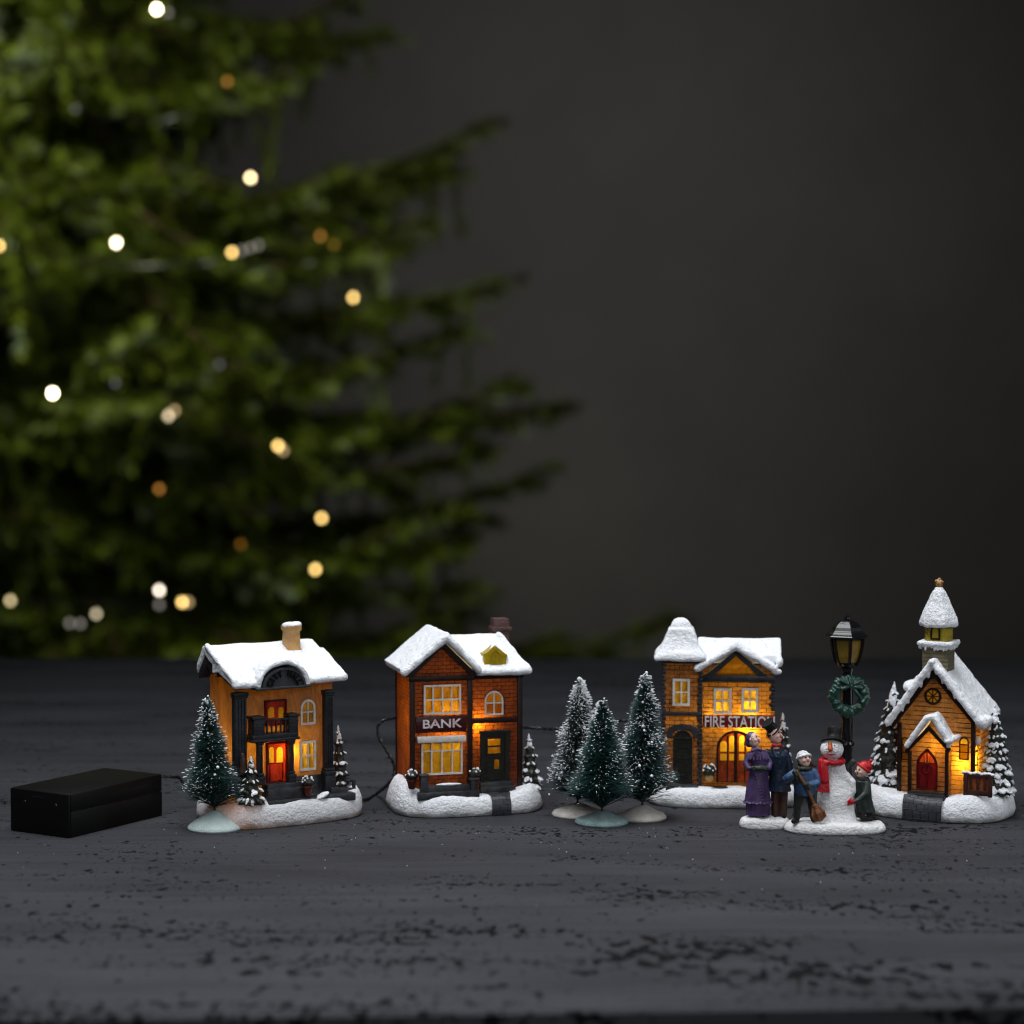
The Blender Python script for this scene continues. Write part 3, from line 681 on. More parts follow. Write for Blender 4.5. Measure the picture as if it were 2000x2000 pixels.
# ================================================================ BANK
P = Place('model_house', -2.45, 5.15, 14.5, (720, 1180, 4.2), 'small lit red brick bank with dark timber gable and yellow roof dormer', 'model house', 'lit village buildings')
BK = P
M['bk_wall'] = glow_paint('red_brick_wall', (0.085, 0.022, 0.009), (0.95, 0.23, 0.014), 0.4, 'brick', dark=(0.02, 0.004, 0.002), swirl=0.55)
snow_base(P, 3.9, 2.75, 0.95, [(-3.3, -1.0, .9, .75), (3.1, -1.7, .9, .45), (-3.4, .6, 1.0, .8), (-1.6, -2.3, 1.6, .1)], seed=7)
yb = -1.55; yr = -1.2; YB = 2.1
bl = P.q(345, 640, yb)[0]; br = P.q(842, 640, yb)[0]; rr = P.q(1252, 640, yr)[0]
zE = P.q(600, 585, yb)[1]; zA = P.q(638, 335, yb)[1]; zR = P.q(1050, 590, yr)[1]; hb = []; hr = []
window(P, 450, 665, 755, 895, yb, 4, 2, 'pane_orange', hb, fw=.09)
window(P, 430, 1125, 768, 1390, yb, 4, 2, 'pane', hb, fw=.09, rowsplit=[.70])
window(P, 950, 712, 1102, 905, yr, 2, 2, 'pane_orange', hr, arched=True, fw=.08)
# door opening
dx0, dz1 = P.q(912, 1045, yr); dx1, dz0 = P.q(1152, 1455, yr); hr.append(rect((dx0 + .05, dz0), (dx1 - .05, dz1 - .04)))
mb = MB()
mb.sheet([(bl, .8), (br, .8), (br, zE), ((bl + br) / 2, zA), (bl, zE)], hb, yb)
mb.sheet([(br, .8), (rr, .8), (rr, zR + .2), (br, zR + .2)], hr, yr)
mb.sheet([(yb, .8), (yr, .8), (yr, zE), (yb, zE)], [], br, 'x')
mb.sheet([(yb, .8), (YB, .8), (YB, zE + .1), (yb, zE + .1)], [], bl, 'x')
mb.sheet([(yr, .8), (YB, .8), (YB, zR + .2), (yr, zR + .2)], [], rr, 'x')
mb.sheet([(bl, .8), (rr, .8), (rr, zR + .2), (bl, zR + .2)], [], YB)
mb.build('wall', M['bk_wall'], P.e, smooth=False)
# timber frame
mb = MB(); t = .26
def post(xa, xb, y, z0_, z1_, d=.1): mb.box((xa, y - d, z0_), (xb, y + .06, z1_), .02)
post(bl - .06, bl + .2, yb, .9, zE); post(br - .2, br + .05, yb, .9, zE); post(rr - .22, rr + .05, yr, .9, zR)
mb.box((bl - .05, YB - .15, .9), (bl + .1, YB + .05, zE), .02)
mb.box((bl - .1, yb - .16, zE - .26), (br + .1, yb + .05, zE - .02), .02)
mb.box((br, yr - .1, zR - .12), (rr + .1, yr + .05, zR + .2), .02)
a1 = P.q(850, 958, yr); mb.box((br, yr - .07, a1[1] - .13), (rr - .2, yr + .05, a1[1] + .1), .01)
mid = (bl + br) / 2
for s in (-1, 1):
    e = mid + s * (br - bl) * .56
    mb.prism([(mid, zA + .28), (mid, zA - .1), (e - s * .25, zE - .02), (e + s * .1, zE - .02)], yb - .2, yb + .12)
mb.build('timber_frame', M['timber'], P.e, angle=30)
a, b = P.q(388, 925, yb), P.q(800, 1038, yb)
sg = MB().box((a[0], yb - .07, b[1]), (b[0], yb + .04, a[1]), .015).build('sign', paint('dark_red_sign', (0.045, 0.004, 0.005), None, .35), P.e)
tx0, tz0 = P.q(445, 1020, yb - .1); tx1, tz1 = P.q(765, 938, yb - .1)
M['letter'] = paint('silver_lettering', (0.8, 0.74, 0.8), (0.6, 0.40, 0.40), 0.35)
MB().text('BANK', (tx0 + tx1) / 2, (tz0 + tz1) / 2, tx1 - tx0, tz1 - tz0, yb - .09, .05, 0, .015).build('lettering', M['letter'], sg, smooth=False)
a, b = P.q(402, 1092, yb - .2), P.q(798, 1125, yb - .2); MB().box((a[0], yb - .26, b[1]), (b[0], yb + .05, a[1]), .03).build('window_ledge', M['white'], P.e)
# door
M['green_door'] = paint('black_green_door', (0.016, 0.018, 0.011), (0.006, 0.006, 0.005), 0.35)
mb = MB(); ring_strip(mb, rect((dx0, dz0), (dx1, dz1)), rect((dx0 + .22, dz0), (dx1 - .24, dz1 - .2)), yr - .13, yr + .03)
mb.box((dx0 - .04, yr - .2, dz1 - .06), (dx1 + .04, yr + .03, dz1 + .05), .02)
pa, pb = P.q(975, 1105, yr), P.q(1078, 1220, yr); q0, q1 = P.q(1030, 1275, yr), P.q(1070, 1350, yr)
mb.sheet(rect((dx0 + .2, dz0), (dx1 - .2, dz1 - .15)), [rect((pa[0], pb[1]), (pb[0], pa[1])), rect((q0[0], q1[1]), (q1[0], q0[1]))], yr - .03); mb.uv = None
zm = (pa[1] + pb[1]) / 2; mb.box((pa[0], yr - .07, zm - .05), (pb[0], yr - .02, zm + .03))
ring_strip(mb, rect((pa[0] - .06, pb[1] - .06), (pb[0] + .06, pa[1] + .06)), rect((pa[0], pb[1]), (pb[0], pa[1])), yr - .07, yr - .03)
ring_strip(mb, rect((pa[0] - .06, dz0 + .15), (pb[0] + .06, pb[1] - .12)), rect((pa[0] + .02, dz0 + .22), (pb[0] - .02, pb[1] - .2)), yr - .06, yr - .03)
d_ = mb.build('door', M['green_door'], P.e, smooth=False)
MB().sheet(rect((pa[0], pb[1]), (pb[0], pa[1])), [], yr - .02).sheet(rect((q0[0], q1[1]), (q1[0], q0[1])), [], yr - .02).build('pane', M['pane_orange'], d_)
# doorstep, wall, path
g0, g1 = P.q(915, 1465, yr - .3), P.q(1180, 1480, yr - .3); mb = MB()
mb.box((g0[0], yr - .35, .8), (g1[0], yr + .1, g0[1]), .03); mb.box((g0[0] - .05, yr - .6, .8), (g1[0] + .1, yr - .3, g0[1] - .2), .03)
mb.build('steps', M['stone'], P.e)
M['path'] = glow_paint('cobbled_path_paint', (0.05, 0.052, 0.064), (0, 0, 0), 0.0, 'brick', dark=(0.012, 0.012, 0.014), scale=(.4, .33), swirl=.4)
def path_sheet(P, x0, x1, w0, w1, y0, y1, hx, hy, name='path', n=14):
    mb = MB(); uv = mb.bm.loops.layers.uv.new('UVMap'); rows = []
    for i in range(n + 1):
        t = i / n; y = y0 + (y1 - y0) * t; xc = x0 + (x1 - x0) * t; w_ = w0 + (w1 - w0) * t; row = []
        for j in range(9):
            u = -1 + 2 * j / 8; x = xc + w_ / 2 * u
            z = P.top(x, y) + .06 - .05 * u * u
            row.append((mb.bm.verts.new((x, y, z)), x, y * 1.3))
        rows.append(row)
    last = rows[-1]; extra = []
    for z_, off in ((.78, -.2), (.5, -.3), (.15, -.28), (0.01, -.24)):
        row = [(mb.bm.verts.new((v.co.x, v.co.y + off, v.co.z * z_)), x, yv + off - (1 - z_) ) for (v, x, yv) in last]; extra.append(row)
    rows += extra
    for A, B in zip(rows, rows[1:]):
        for j in range(8):
            f = mb.bm.faces.new((A[j][0], A[j+1][0], B[j+1][0], B[j][0]))
            for l, s_ in zip(f.loops, (A[j], A[j+1], B[j+1], B[j])): l[uv].uv = (s_[1], s_[2])
    mb.uv = uv
    return mb.build(name, M['path'], P.e, angle=180)
pc = P.q(1060, 1530, yr - .6)[0]; pd = P.q(1080, 1640, -2.5)[0]
path_sheet(P, pc, pd, 1.35, 1.0, yr - .5, -2.55, 3.9, 2.75)
mb = MB(); w0, w1 = P.q(425, 1470, -2.3), P.q(895, 1480, -2.3); zt0 = P.q(460, 1400, -2.3)[1]; zb0 = P.q(460, 1560, -2.3)[1]
mb.box((w0[0] + .05, -2.3, zb0 - .3), (w1[0], -2.1, zb0 + .42), .03); mb.box((w0[0] - .15, -2.42, zb0 - .3), (w1[0] + .08, -2.1, zb0 + .1), .04)
mb.box((w0[0], -2.4, zb0 - .3), (w0[0] + .38, -2.02, zt0 - .05), .03); mb.box((w0[0] - .05, -2.45, zt0 - .1), (w0[0] + .43, -1.97, zt0 + .02), .03)
zt1 = P.q(850, 1432, -2.3)[1]; mb.box((w1[0] - .38, -2.4, zb0 - .3), (w1[0], -2.02, zt1 - .05), .03); mb.box((w1[0] - .43, -2.45, zt1 - .1), (w1[0] + .05, -1.97, zt1 + .02), .03)
mb.build('garden_wall', M['stone'], P.e, angle=30)
MB().ell(((w0[0] + w1[0]) / 2, -2.2, zb0 + .44), (.7, .16, .07)).build('snow_drift', M['snow'], P.e, remesh=.03, lump=.03, lsize=.2)
x, z = P.q(352, 1410, -1.95); snowy_bush(P, (x, -1.95, z), .30, pot=.5, seed=5)
x, z = P.q(870, 1390, -1.9); snowy_bush(P, (x, -1.9, z), .30, pot=.45, seed=6)
x, z = P.q(1335, 1500, -1.1); resin_pine(P, (x, -1.1, z - .25), P.q(1300, 1060, -1.1)[1] - z + .25, .62, 12, lean=(-.15, 0), tiers=7)
# roof
af = P.q(640, 250, yb - .45); el = P.q(285, 590, yb - .45); er = P.q(905, 560, yb - .45)
yfr = yb - .45; mb = MB(); zt_ = af[1]; xm = af[0]; xl = el[0]; zl = el[1]; xr_ = er[0]; zrr = er[1]
mb.prism([(xl - .02, zl), (xl - .1, zl + .32), (xm - .12, zt_ + .08), (xm + .1, zt_ + .08), (xr_ + .1, zrr + .3), (xr_ + .02, zrr), (xm, zt_ - .42)], yfr, YB + .35)
for dy in (.0, .3): edge_snow(mb, [(xl + .05, yfr + dy, zl + .16), (xm, yfr + dy, zt_ - .12), (xr_ - .03, yfr + dy, zrr + .16)], .19, seed=5 + int(dy * 10))
rg = P.q(1055, 235, .6); re = P.q(1338, 565, yr - .4); rl_ = P.q(905, 580, yr - .4)
zE2 = re[1]; zrg = rg[1] - .05
yfe = yr - .45
rx = rg[0]; ex = re[0]
body = [(xm, yfe, zE2 - .05), (ex - .1, yfe, zE2), (ex, YB + .3, zE2 + .1), (xm, YB + .3, zE2 + .1)]
xb_ = br + .12
V, _ = mb._add([(xb_, yfe, zE2 - .05), (ex - .08, yfe, zE2 - .02), (ex - .05, YB + .3, zE2), (xb_, YB + .3, zE2), (xm, .35, zrg), (rx, .35, zrg), (rx, .9, zrg), (xm, .9, zrg), (xb_, yfe, zE2 + .3), (ex - .02, yfe, zE2 + .28), (ex, YB + .3, zE2 + .3), (xb_, YB + .3, zE2 + .3)],
        [(0, 3, 2, 1), (0, 1, 9, 8), (1, 2, 10, 9), (2, 3, 11, 10), (8, 9, 5, 4), (9, 10, 6, 5), (10, 11, 7, 6), (4, 5, 6, 7), (0, 8, 4, 7, 11, 3)])
edge_snow(mb, [(rl_[0] + .1, yfe + .05, zE2 + .12), (ex - .15, yfe + .05, zE2 + .12), (ex - .1, .3, zE2 + .15)], .2, seed=9); edge_snow(mb, [(ex - .15, yfe + .1, zE2 + .25), (rx, .4, zrg)], .14, seed=4)
d0 = P.q(1040, 440, yfe + .45)
mb.prism([(d0[0] - .62, d0[1] - .55), (d0[0] - .7, d0[1] + .05), (d0[0], d0[1] + .72), (d0[0] + .65, d0[1] + .1), (d0[0] + .6, d0[1] - .55)], yfe + .42, yfe + 1.6)
rf = mb.build('roof', M['snow'], P.e, remesh=0.05, lump=0.10, lsize=0.9)
yd = yfe + .22; d1, d2 = P.q(940, 500, yd), P.q(1135, 340, yd); cxd = P.q(1040, 0, yd)[0]; wd = (d2[0] - d1[0]) / 2
mb = MB(); mb.prism([(cxd - wd * .9, d1[1] - .1), (cxd - wd, d1[1] + .55), (cxd - wd * .75, d1[1] + .6), (cxd, d2[1]), (cxd + wd * .7, d1[1] + .62), (cxd + wd, d1[1] + .5), (cxd + wd * .85, d1[1] - .1)], yd, yd + .8)
ring_strip(mb, [(cxd - .3, d1[1] + .03), (cxd + .3, d1[1] + .03), (cxd + .3, d1[1] + .55), (cxd, d1[1] + .85), (cxd - .3, d1[1] + .55)], [(cxd - .23, d1[1] + .06), (cxd + .23, d1[1] + .06), (cxd + .23, d1[1] + .52), (cxd, d1[1] + .75), (cxd - .23, d1[1] + .52)], yd - .05, yd + .01)
mb.box((cxd - .02, yd - .03, d1[1] + .05), (cxd + .02, yd, d1[1] + .6))
mb.build('dormer', M['yellow'], P.e, angle=30)
c0, c1 = P.q(1020, 300, 1.0), P.q(1150, 115, 1.0); mb = MB()
mb.box((c0[0], .8, c0[1] - .5), (c1[0] - .02, 1.6, c1[1]), .04); rz_ = P.q(1100, 200, .95)[1]; mb.box((c0[0] - .08, .7, rz_ - .1), (c1[0] + .1, 1.7, rz_ + .1), .03)
mb.build('chimney', M['redbrick'], P.e, angle=30)
lx, lz = P.q(866, 1000, yr); lamp(P, (lx + .16, yr + .38, lz + .1), .0130); lamp(P, (bl + 1.9, yb + .68, P.q(600, 985, yb)[1]), .0100)
lamp(P, ((bl + rr) / 2, .5, 4.2), .0010)
# ================================================================ FIRE STATION
P = Place('model_house', 11.05, 7.05, -5, (1060, 1180, 3.578), 'small lit fire station with snowy corner tower behind the carol singers', 'model house', 'lit village buildings')
FS = P
M['fs_wall'] = glow_paint('tan_brick_wall', (0.17, 0.09, 0.045), (1.0, 0.42, 0.028), 0.4, 'brick', dark=(0.03, 0.014, 0.008), scale=(.5, .22), swirl=0.65)
snow_base(P, 3.95, 2.5, 0.95, [(3.3, -.8, .8, .2)], seed=12)
yt = -1.35; yr = -1.1; YB = 1.9
tl = P.q(835, 600, yt)[0]; tr = P.q(1112, 600, yt)[0]; rr = P.q(1620, 600, yr)[0]; ztw = P.q(970, 410, yt)[1]; zm = P.q(1400, 505, yr)[1]; hb = []; hr = []
window(P, 908, 520, 1028, 710, yt, 2, 2, 'pane', hb, fw=.12)
window(P, 1195, 588, 1318, 765, yr, 2, 2, 'pane', hr, fw=.12)
window(P, 1390, 586, 1506, 758, yr, 2, 2, 'pane', hr, fw=.12)
ga = P.q(1350, 358, yr); gl = P.q(1180, 498, yr); gr = P.q(1515, 492, yr)
D0, D1 = P.q(1215, 880, yr), P.q(1480, 1245, yr); hr.append(arch_pts(D0[0] + .05, D1[0] - .05, D1[1], D0[1] - .05, 12))
mb = MB(); mb.sheet([(tl, .8), (tr, .8), (tr, ztw + .2), (tl, ztw + .2)], hb, yt); mb.sheet([(tr, .8), (rr, .8), (rr, zm + .2), (tr, zm + .2)], hr, yr)
mb.sheet([(yt, .8), (YB, .8), (YB, ztw + .2), (yt, ztw + .2)], [], tl, 'x'); mb.sheet([(yt, .8), (yr, .8), (yr, ztw), (yt, ztw)], [], tr, 'x')
mb.sheet([(yr, .8), (YB, .8), (YB, zm + .2), (yr, zm + .2)], [], rr, 'x'); mb.sheet([(tl, .8), (rr, .8), (rr, zm + .2), (tl, zm + .2)], [], YB)
mb.build('wall', M['fs_wall'], P.e, smooth=False)
MB().sheet([(gl[0] - .2, gl[1] - .15), (gr[0] + .2, gl[1] - .15), (ga[0], ga[1] + .2)], [], yr - .05).build('gable', M['pane_orange'], P.e, smooth=False)
mb = MB()
gb = P.q(1350, 515, yr); mb.box((tr, yr - .14, gb[1] - .2), (rr + .04, yr + .05, gb[1] + .13), .02)
L_ = P.q(1130, 500, yr)[0]; R_ = P.q(1575, 495, yr)[0]; zt0 = P.q(1350, 322, yr)[1]
for e, s in ((L_, -1), (R_, 1)): mb.prism([(ga[0], zt0), (ga[0], ga[1] - .02), (e - s * .45, gb[1] + .1), (e, gb[1] + .1)], yr - .14, yr + .05)
z_ = P.q(970, 765, yt)[1]; mb.box((tl - .03, yt - .08, z_ - .1), (tr + .03, yt + .05, z_ + .1), .02); mb.box((tl - .03, yt - .1, ztw - .02), (tr + .1, yt + .05, ztw + .25), .02)
random.seed(3)
def quoins(x, s, y, z0_, z1_, w_=.22):
    k = 0; z = z0_
    while z < z1_: h_ = .2; ww = w_ * (1.0 if k % 2 else .65); mb.box((x, y - .06, z + .01), (x + s * ww, y + .05, min(z + h_ - .01, z1_)), .012); z += h_; k += 1
quoins(tl - .02, 1, yt, 1.0, ztw); quoins(tr + .04, -1, yt, 1.0, ztw, .26)
quoins(rr + .02, -1, yr, P.q(1600, 745, yr)[1], zm - .3, .3)
mb.build('stone_trim', M['stone'], P.e, angle=30)
# tower door
a, b = P.q(912, 880, yt), P.q(1045, 1250, yt); ca, cb = P.q(868, 835, yt), P.q(1092, 935, yt)
mb = MB(); mb.prism(arch_pts(a[0], b[0], b[1], a[1], 12), yt - .05, yt + .02)
ring_strip(mb, arch_pts(a[0], b[0], b[1], a[1], 12), arch_pts(a[0] + .07, b[0] - .07, b[1] + .02, a[1] - .07, 12), yt - .1, yt - .04)
zs = P.q(980, 960, yt)[1]; mb.box((a[0] + .05, yt - .09, zs - .03), (b[0] - .05, yt - .04, zs + .03))
xc = (a[0] + b[0]) / 2
for k in (-1, 0, 1): mb.tube([(xc, yt - .06, zs), (xc + .3 * sin(k * .7), yt - .06, zs + .36 * cos(k * .7))], .02, 4)
u, v = P.q(932, 995, yt), P.q(1028, 1075, yt); ring_strip(mb, rect((u[0], v[1]), (v[0], u[1])), rect((u[0] + .05, v[1] + .05), (v[0] - .05, u[1] - .05)), yt - .09, yt - .04)
for k in range(4): x = u[0] + (v[0] - u[0]) * (k + .5) / 4; mb.box((x - .03, yt - .08, b[1] + .1), (x + .03, yt - .04, v[1] - .12))
mb.build('door', M['green_door'], P.e, angle=30)
mb = MB(); ring_strip(mb, arch_pts(ca[0], cb[0], cb[1], ca[1], 14), arch_pts(a[0] - .02, b[0] + .02, cb[1] - .02, a[1] + .02, 14), yt - .14, yt + .02)
mb.build('door_arch', M['stone'], P.e, angle=30)
# engine doors
M['brown_door'] = glow_paint('brown_door_resin', (0.06, 0.018, 0.008), (0.5, 0.08, 0.01), 0.4, swirl=.6)
hs = []
for (X0, Y0, X1, Y1) in ((1240, 955, 1288, 1030), (1303, 918, 1340, 1030), (1372, 918, 1412, 1030), (1424, 955, 1456, 1030), (1240, 1045, 1288, 1092), (1303, 1045, 1340, 1092), (1372, 1045, 1412, 1092), (1424, 1045, 1456, 1092)):
    (u0, v1), (u1, v0) = P.q(X0, Y0, yr), P.q(X1, Y1, yr); hs.append(arch_pts(u0, u1, v0, v1, 6) if Y1 < 1040 else rect((u0, v0), (u1, v1)))
mb = MB(); mb.sheet(arch_pts(D0[0], D1[0], D1[1], D0[1], 14), hs, yr - .03); mb.uv = None
d_ = mb.build('engine_door', M['brown_door'], P.e, smooth=False)
mb = MB(); ring_strip(mb, arch_pts(D0[0], D1[0], D1[1], D0[1], 14), arch_pts(D0[0] + .1, D1[0] - .1, D1[1] + .02, D0[1] - .1, 14), yr - .12, yr + .02)
xm = (D0[0] + D1[0]) / 2; mb.box((xm - .08, yr - .1, D1[1]), (xm + .08, yr - .02, D0[1] - .03)); 
for X in (1296, 1418): x = P.q(X, 0, yr)[0]; mb.box((x - .03, yr - .07, D1[1]), (x + .03, yr - .02, D0[1] - .3))
mb.build('frame', M['timber'], d_, angle=30)
pm = MB()
for h in hs: pm.sheet(h, [], yr - .015)
pm.build('pane', M['pane'], d_)
a, b = P.q(1122, 773, yr), P.q(1625, 865, yr)
sg = MB().box((a[0], yr - .09, b[1]), (b[0], yr + .04, a[1]), .015).build('sign', paint('red_sign', (0.20, 0.006, 0.010), (0.12, 0.005, 0.006), .35), P.e)
tx0, tz0 = P.q(1128, 858, yr - .1); tx1, tz1 = P.q(1632, 785, yr - .1)
MB().text('FIRE STATION', (tx0 + tx1) / 2 - .02, (tz0 + tz1) / 2, (tx1 - tx0) * .97, tz1 - tz0, yr - .11, .05, 0, .012).build('lettering', paint('pale_lettering', (0.9, 0.85, 0.83), (0.75, 0.62, 0.58), .35), sg, smooth=False)
mb = MB(); g0 = P.q(860, 1255, yt - .2); mb.box((g0[0], yt - .55, .7), (P.q(1085, 1255, yt)[0], yt + .1, g0[1]), .04); mb.box((P.q(1085, 0, yr)[0], yr - .8, .7), (rr, yr + .1, g0[1] - .13), .06)
mb.build('steps', M['stone'], P.e)
x, z = P.q(1163, 1165, yr - .45); snowy_bush(P, (x, yr - .45, z), .34, pot=None, seed=9)
MB().lathe([(.14, 0), (.24, .1), (.2, .35)], (x, yr - .45, z - .55), 16).build('plant_pot', M['ochre'], P.e)
x, z = P.q(1690, 1250, -.6); resin_pine(P, (x, -.7, .9), P.q(1675, 750, -.7)[1] - .9, .60, 22, lean=(-.12, 0), tiers=8)
# roofs
mb = MB(); ye = yr - .5
eL = P.q(1160, 400, ye); eR = P.q(1655, 470, ye); ap = P.q(1350, 275, ye); rg = P.q(1600, 225, .4); xR = P.q(1665, 300, 0)[0]
zR = rg[1] - .12; ze = P.q(1600, 480, ye)[1]
yq = yr + .18; tq = (yq - ye) / (.2 - ye); zq = ze + .34 + (zR - ze - .34) * tq
mb.prism([(yq, zq - .42), (yq, zq), (.2, zR), (.7, zR), (YB + .3, ze + .5), (YB + .3, ze + .2), (.4, zR - .5)], tr - .2, xR, 'x')
gx = ap[0]; gz = ap[1] - .02; gw = (eR[0] - .25 - gx)
mb.prism([(gx - gw, ze + .05), (gx - gw - .02, ze + .32), (gx - .1, gz), (gx + .1, gz), (gx + gw, ze + .32), (gx + gw + .02, ze + .05), (gx, gz - .36)], ye - .05, .2)
for dy in (.0, .3): edge_snow(mb, [(gx - gw, ye + dy, ze + .18), (gx, ye + dy, gz - .14), (gx + gw, ye + dy, ze + .18)], .18, seed=6 + int(dy * 10))
mb.ell((eR[0] - .15, ye + .05, ze + .05), (.3, .2, .15)); mb.ell((xR - .1, ye + .6, ze + .5), (.2, .5, .3))
mb.build('roof', M['snow'], P.e, remesh=0.05, lump=0.09, lsize=0.8)
t0, t1 = P.q(770, 400, yt - .45), P.q(1155, 400, yt - .45); tc = (t0[0] + t1[0]) / 2; hw = (t1[0] - t0[0]) / 2 - .04; top = P.q(960, 95, -.4)[1]
z0_ = t0[1]; H_ = top - z0_; yc = yt - .45 + hw
mb = MB(); rt2 = sqrt(2)
mb.lathe([(hw * rt2 * .94, 0), (hw * rt2, .12), (hw * rt2 * .95, .34), (hw * rt2 * .76, .6), (hw * rt2 * .64, .9), (hw * rt2 * .55, 1.25), (hw * rt2 * .47, 1.65), (hw * rt2 * .40, H_ - .5), (hw * rt2 * .32, H_ - .2), (hw * rt2 * .22, H_ - .05), (hw * rt2 * .08, H_)], (0, 0, 0), 4)
mb.xform(Matrix.Translation((tc, yc, z0_)) @ Matrix.Rotation(pi / 4, 4, 'Z'))
mb.build('tower_roof', M['snow'], P.e, remesh=0.05, lump=0.12, lsize=0.7, smooth_it=12)
lx, lz = P.q(1440, 840, yr); lamp(P, (lx - .0, yr + .62, lz), .0340); lx, lz = P.q(1190, 790, yr); lamp(P, (lx, yr + .6, lz), .0080); lamp(P, ((tl + tr) / 2, -.4, 4.2), .0020)
lamp(P, ((tr + rr) / 2, .5, 4.5), .0018)

# ================================================================ CHURCH
P = Place('model_house', 21.75, 4.0, -26, (1660, 1110, 3.644), 'small lit plank walled church with snowy steeple, right of the snowman', 'model house', 'lit village buildings')
CR = P
M['cr_wall'] = glow_paint('plank_wall', (0.36, 0.21, 0.085), (1.0, 0.42, 0.035), 0.45, 'plank', dark=(0.035, 0.015, 0.006), scale=(1, .24), swirl=.5)
M['belfry'] = paint('olive_yellow_belfry', (0.36, 0.28, 0.02), (0.22, 0.16, 0.02), .4)
M['stone_block'] = glow_paint('grey_gold_plank', (0.20, 0.17, 0.10), (0, 0, 0), 0.0, 'plank', dark=(0.04, 0.03, 0.02), scale=(1, .2), swirl=.45)
snow_base(P, 3.75, 3.1, 1.15, [(-3.3, -1.5, 1.1, .25), (2.4, -2.2, 1.1, .25), (3.6, -.6, .8, .2)], n=2.6, seed=17)
yf = -1.5; YB = 1.6; xl = P.q(350, 1300, yf)[0]; xr_ = P.q(880, 1300, yf)[0]; ap = P.q(600, 730, yf); eL = P.q(350, 1095, yf)[1]; eR = P.q(880, 1085, yf)[1]; hs = []
xm = ap[0]
def gothic(x0, x1, z0_, z1_, n=8):
    w_ = (x1 - x0) / 2; xc = (x0 + x1) / 2; zs = z1_ - w_ * 1.55; pts = [(x0, z0_), (x1, z0_)]
    for k in range(n + 1): t_ = k / n; pts.append((xc + w_ * (1 - t_ ** 1.9), zs + (z1_ - zs) * t_))
    for k in range(n - 1, -1, -1): t_ = k / n; pts.append((xc - w_ * (1 - t_ ** 1.9), zs + (z1_ - zs) * t_))
    return pts
window(P, 780, 1200, 845, 1365, yf, 1, 3, 'pane', hs, arched=True, fw=.05, frame='timber', mw=.04, proud=.05)
window(P, 368, 1200, 422, 1365, yf, 1, 3, 'pane', hs, arched=True, fw=.05, frame='timber', mw=.04, proud=.05)
rc, rz0 = P.q(592, 910, yf); rrr = P.q(650, 910, yf)[0] - rc
circ = lambda k, n=20: [(rc + rrr * k * cos(2*pi*i/n), rz0 + rrr * k * sin(2*pi*i/n)) for i in range(n)]
hs.append(circ(.8))
mb = MB(); ring_strip(mb, circ(1.05), circ(.78), yf - .1, yf + .02)
for k in range(4): a = pi * k / 4; mb.tube([(rc - rrr * .8 * cos(a), yf - .04, rz0 - rrr * .8 * sin(a)), (rc + rrr * .8 * cos(a), yf - .04, rz0 + rrr * .8 * sin(a))], .03, 4)
f_ = mb.build('rose_window', M['timber'], P.e, angle=30)
pm = MB(); pm.sheet(circ(.82), [], yf + .01); pm.build('pane', M['pane'], f_)
# right side window openings
side = []
for (yy, za, zb) in ((-.95, 2.0, 4.2),):
    side.append([(yy - .28, za), (yy + .28, za), (yy + .28, zb - .3), (yy, zb), (yy - .28, zb - .3)])
mb = MB(); mb.sheet([(xl, .9), (xr_, .9), (xr_, eR), (xm, ap[1]), (xl, eL)], hs, yf)
mb.sheet([(yf, .9), (YB, .9), (YB, eR), (yf, eR)], side, xr_, 'x'); mb.sheet([(yf, .9), (YB, .9), (YB, eL), (yf, eL)], [], xl, 'x'); mb.sheet([(xl, .9), (xr_, .9), (xr_, eR), (xm, ap[1]), (xl, eL)], [], YB)
mb.build('wall', M['cr_wall'], P.e, smooth=False)
pm = MB(); pm.sheet(side[0], [], xr_ - .02, 'x'); sw = pm.build('side_pane', M['pane'], P.e)
mb = MB(); mb.box((xr_ - .02, -1.24, 2.65), (xr_ + .04, -.66, 2.72)); mb.box((xr_ - .02, -1.24, 3.35), (xr_ + .04, -.66, 3.42)); mb.build('glazing_bar', M['timber'], sw, smooth=False)
# corner posts and barge boards
mb = MB(); mb.box((xl - .08, yf - .1, 1.0), (xl + .13, yf + .08, eL), .02); mb.box((xr_ - .12, yf - .12, 1.0), (xr_ + .08, yf + .1, eR + .1), .02)
top = P.q(600, 690, yf - .2)[1]
for e, z_, s in ((xl - .35, eL - .2, -1), (xr_ + .15, eR - .15, 1)): mb.prism([(xm, top + .05), (xm, top - .55), (e - s * .05, z_ - .1), (e, z_ + .3)], yf - .3, yf + .02)
mb.build('barge_board', M['timber'], P.e, angle=30)
# porch
yp = yf - .85; pl = P.q(425, 1400, yp)[0]; pr = P.q(692, 1400, yp)[0]; pa = P.q(565, 1135, yp); pe = P.q(430, 1300, yp)[1]; per = P.q(690, 1290, yp)[1]
d0 = P.q(478, 1275, yp); d1 = P.q(622, 1575, yp); gp = gothic(d0[0], d1[0], d1[1], d0[1]); gi = gothic(d0[0] + .07, d1[0] - .07, d1[1] + .02, d0[1] - .1)
mb = MB(); mb.sheet([(pl, 1.0), (pr, 1.0), (pr, per), (pa[0], pa[1]), (pl, pe)], [gi], yp)
mb.sheet([(yp, 1.0), (yf, 1.0), (yf, pe), (yp, pe)], [], pl, 'x'); mb.sheet([(yp, 1.0), (yf, 1.0), (yf, per), (yp, per)], [], pr, 'x')
mb.build('porch', M['cr_wall'], P.e, smooth=False)
mb = MB(); mb.box((pl - .08, yp - .1, 1.0), (pl + .1, yp + .06, pe), .02); mb.box((pr - .1, yp - .1, 1.0), (pr + .08, yp + .06, per), .02)
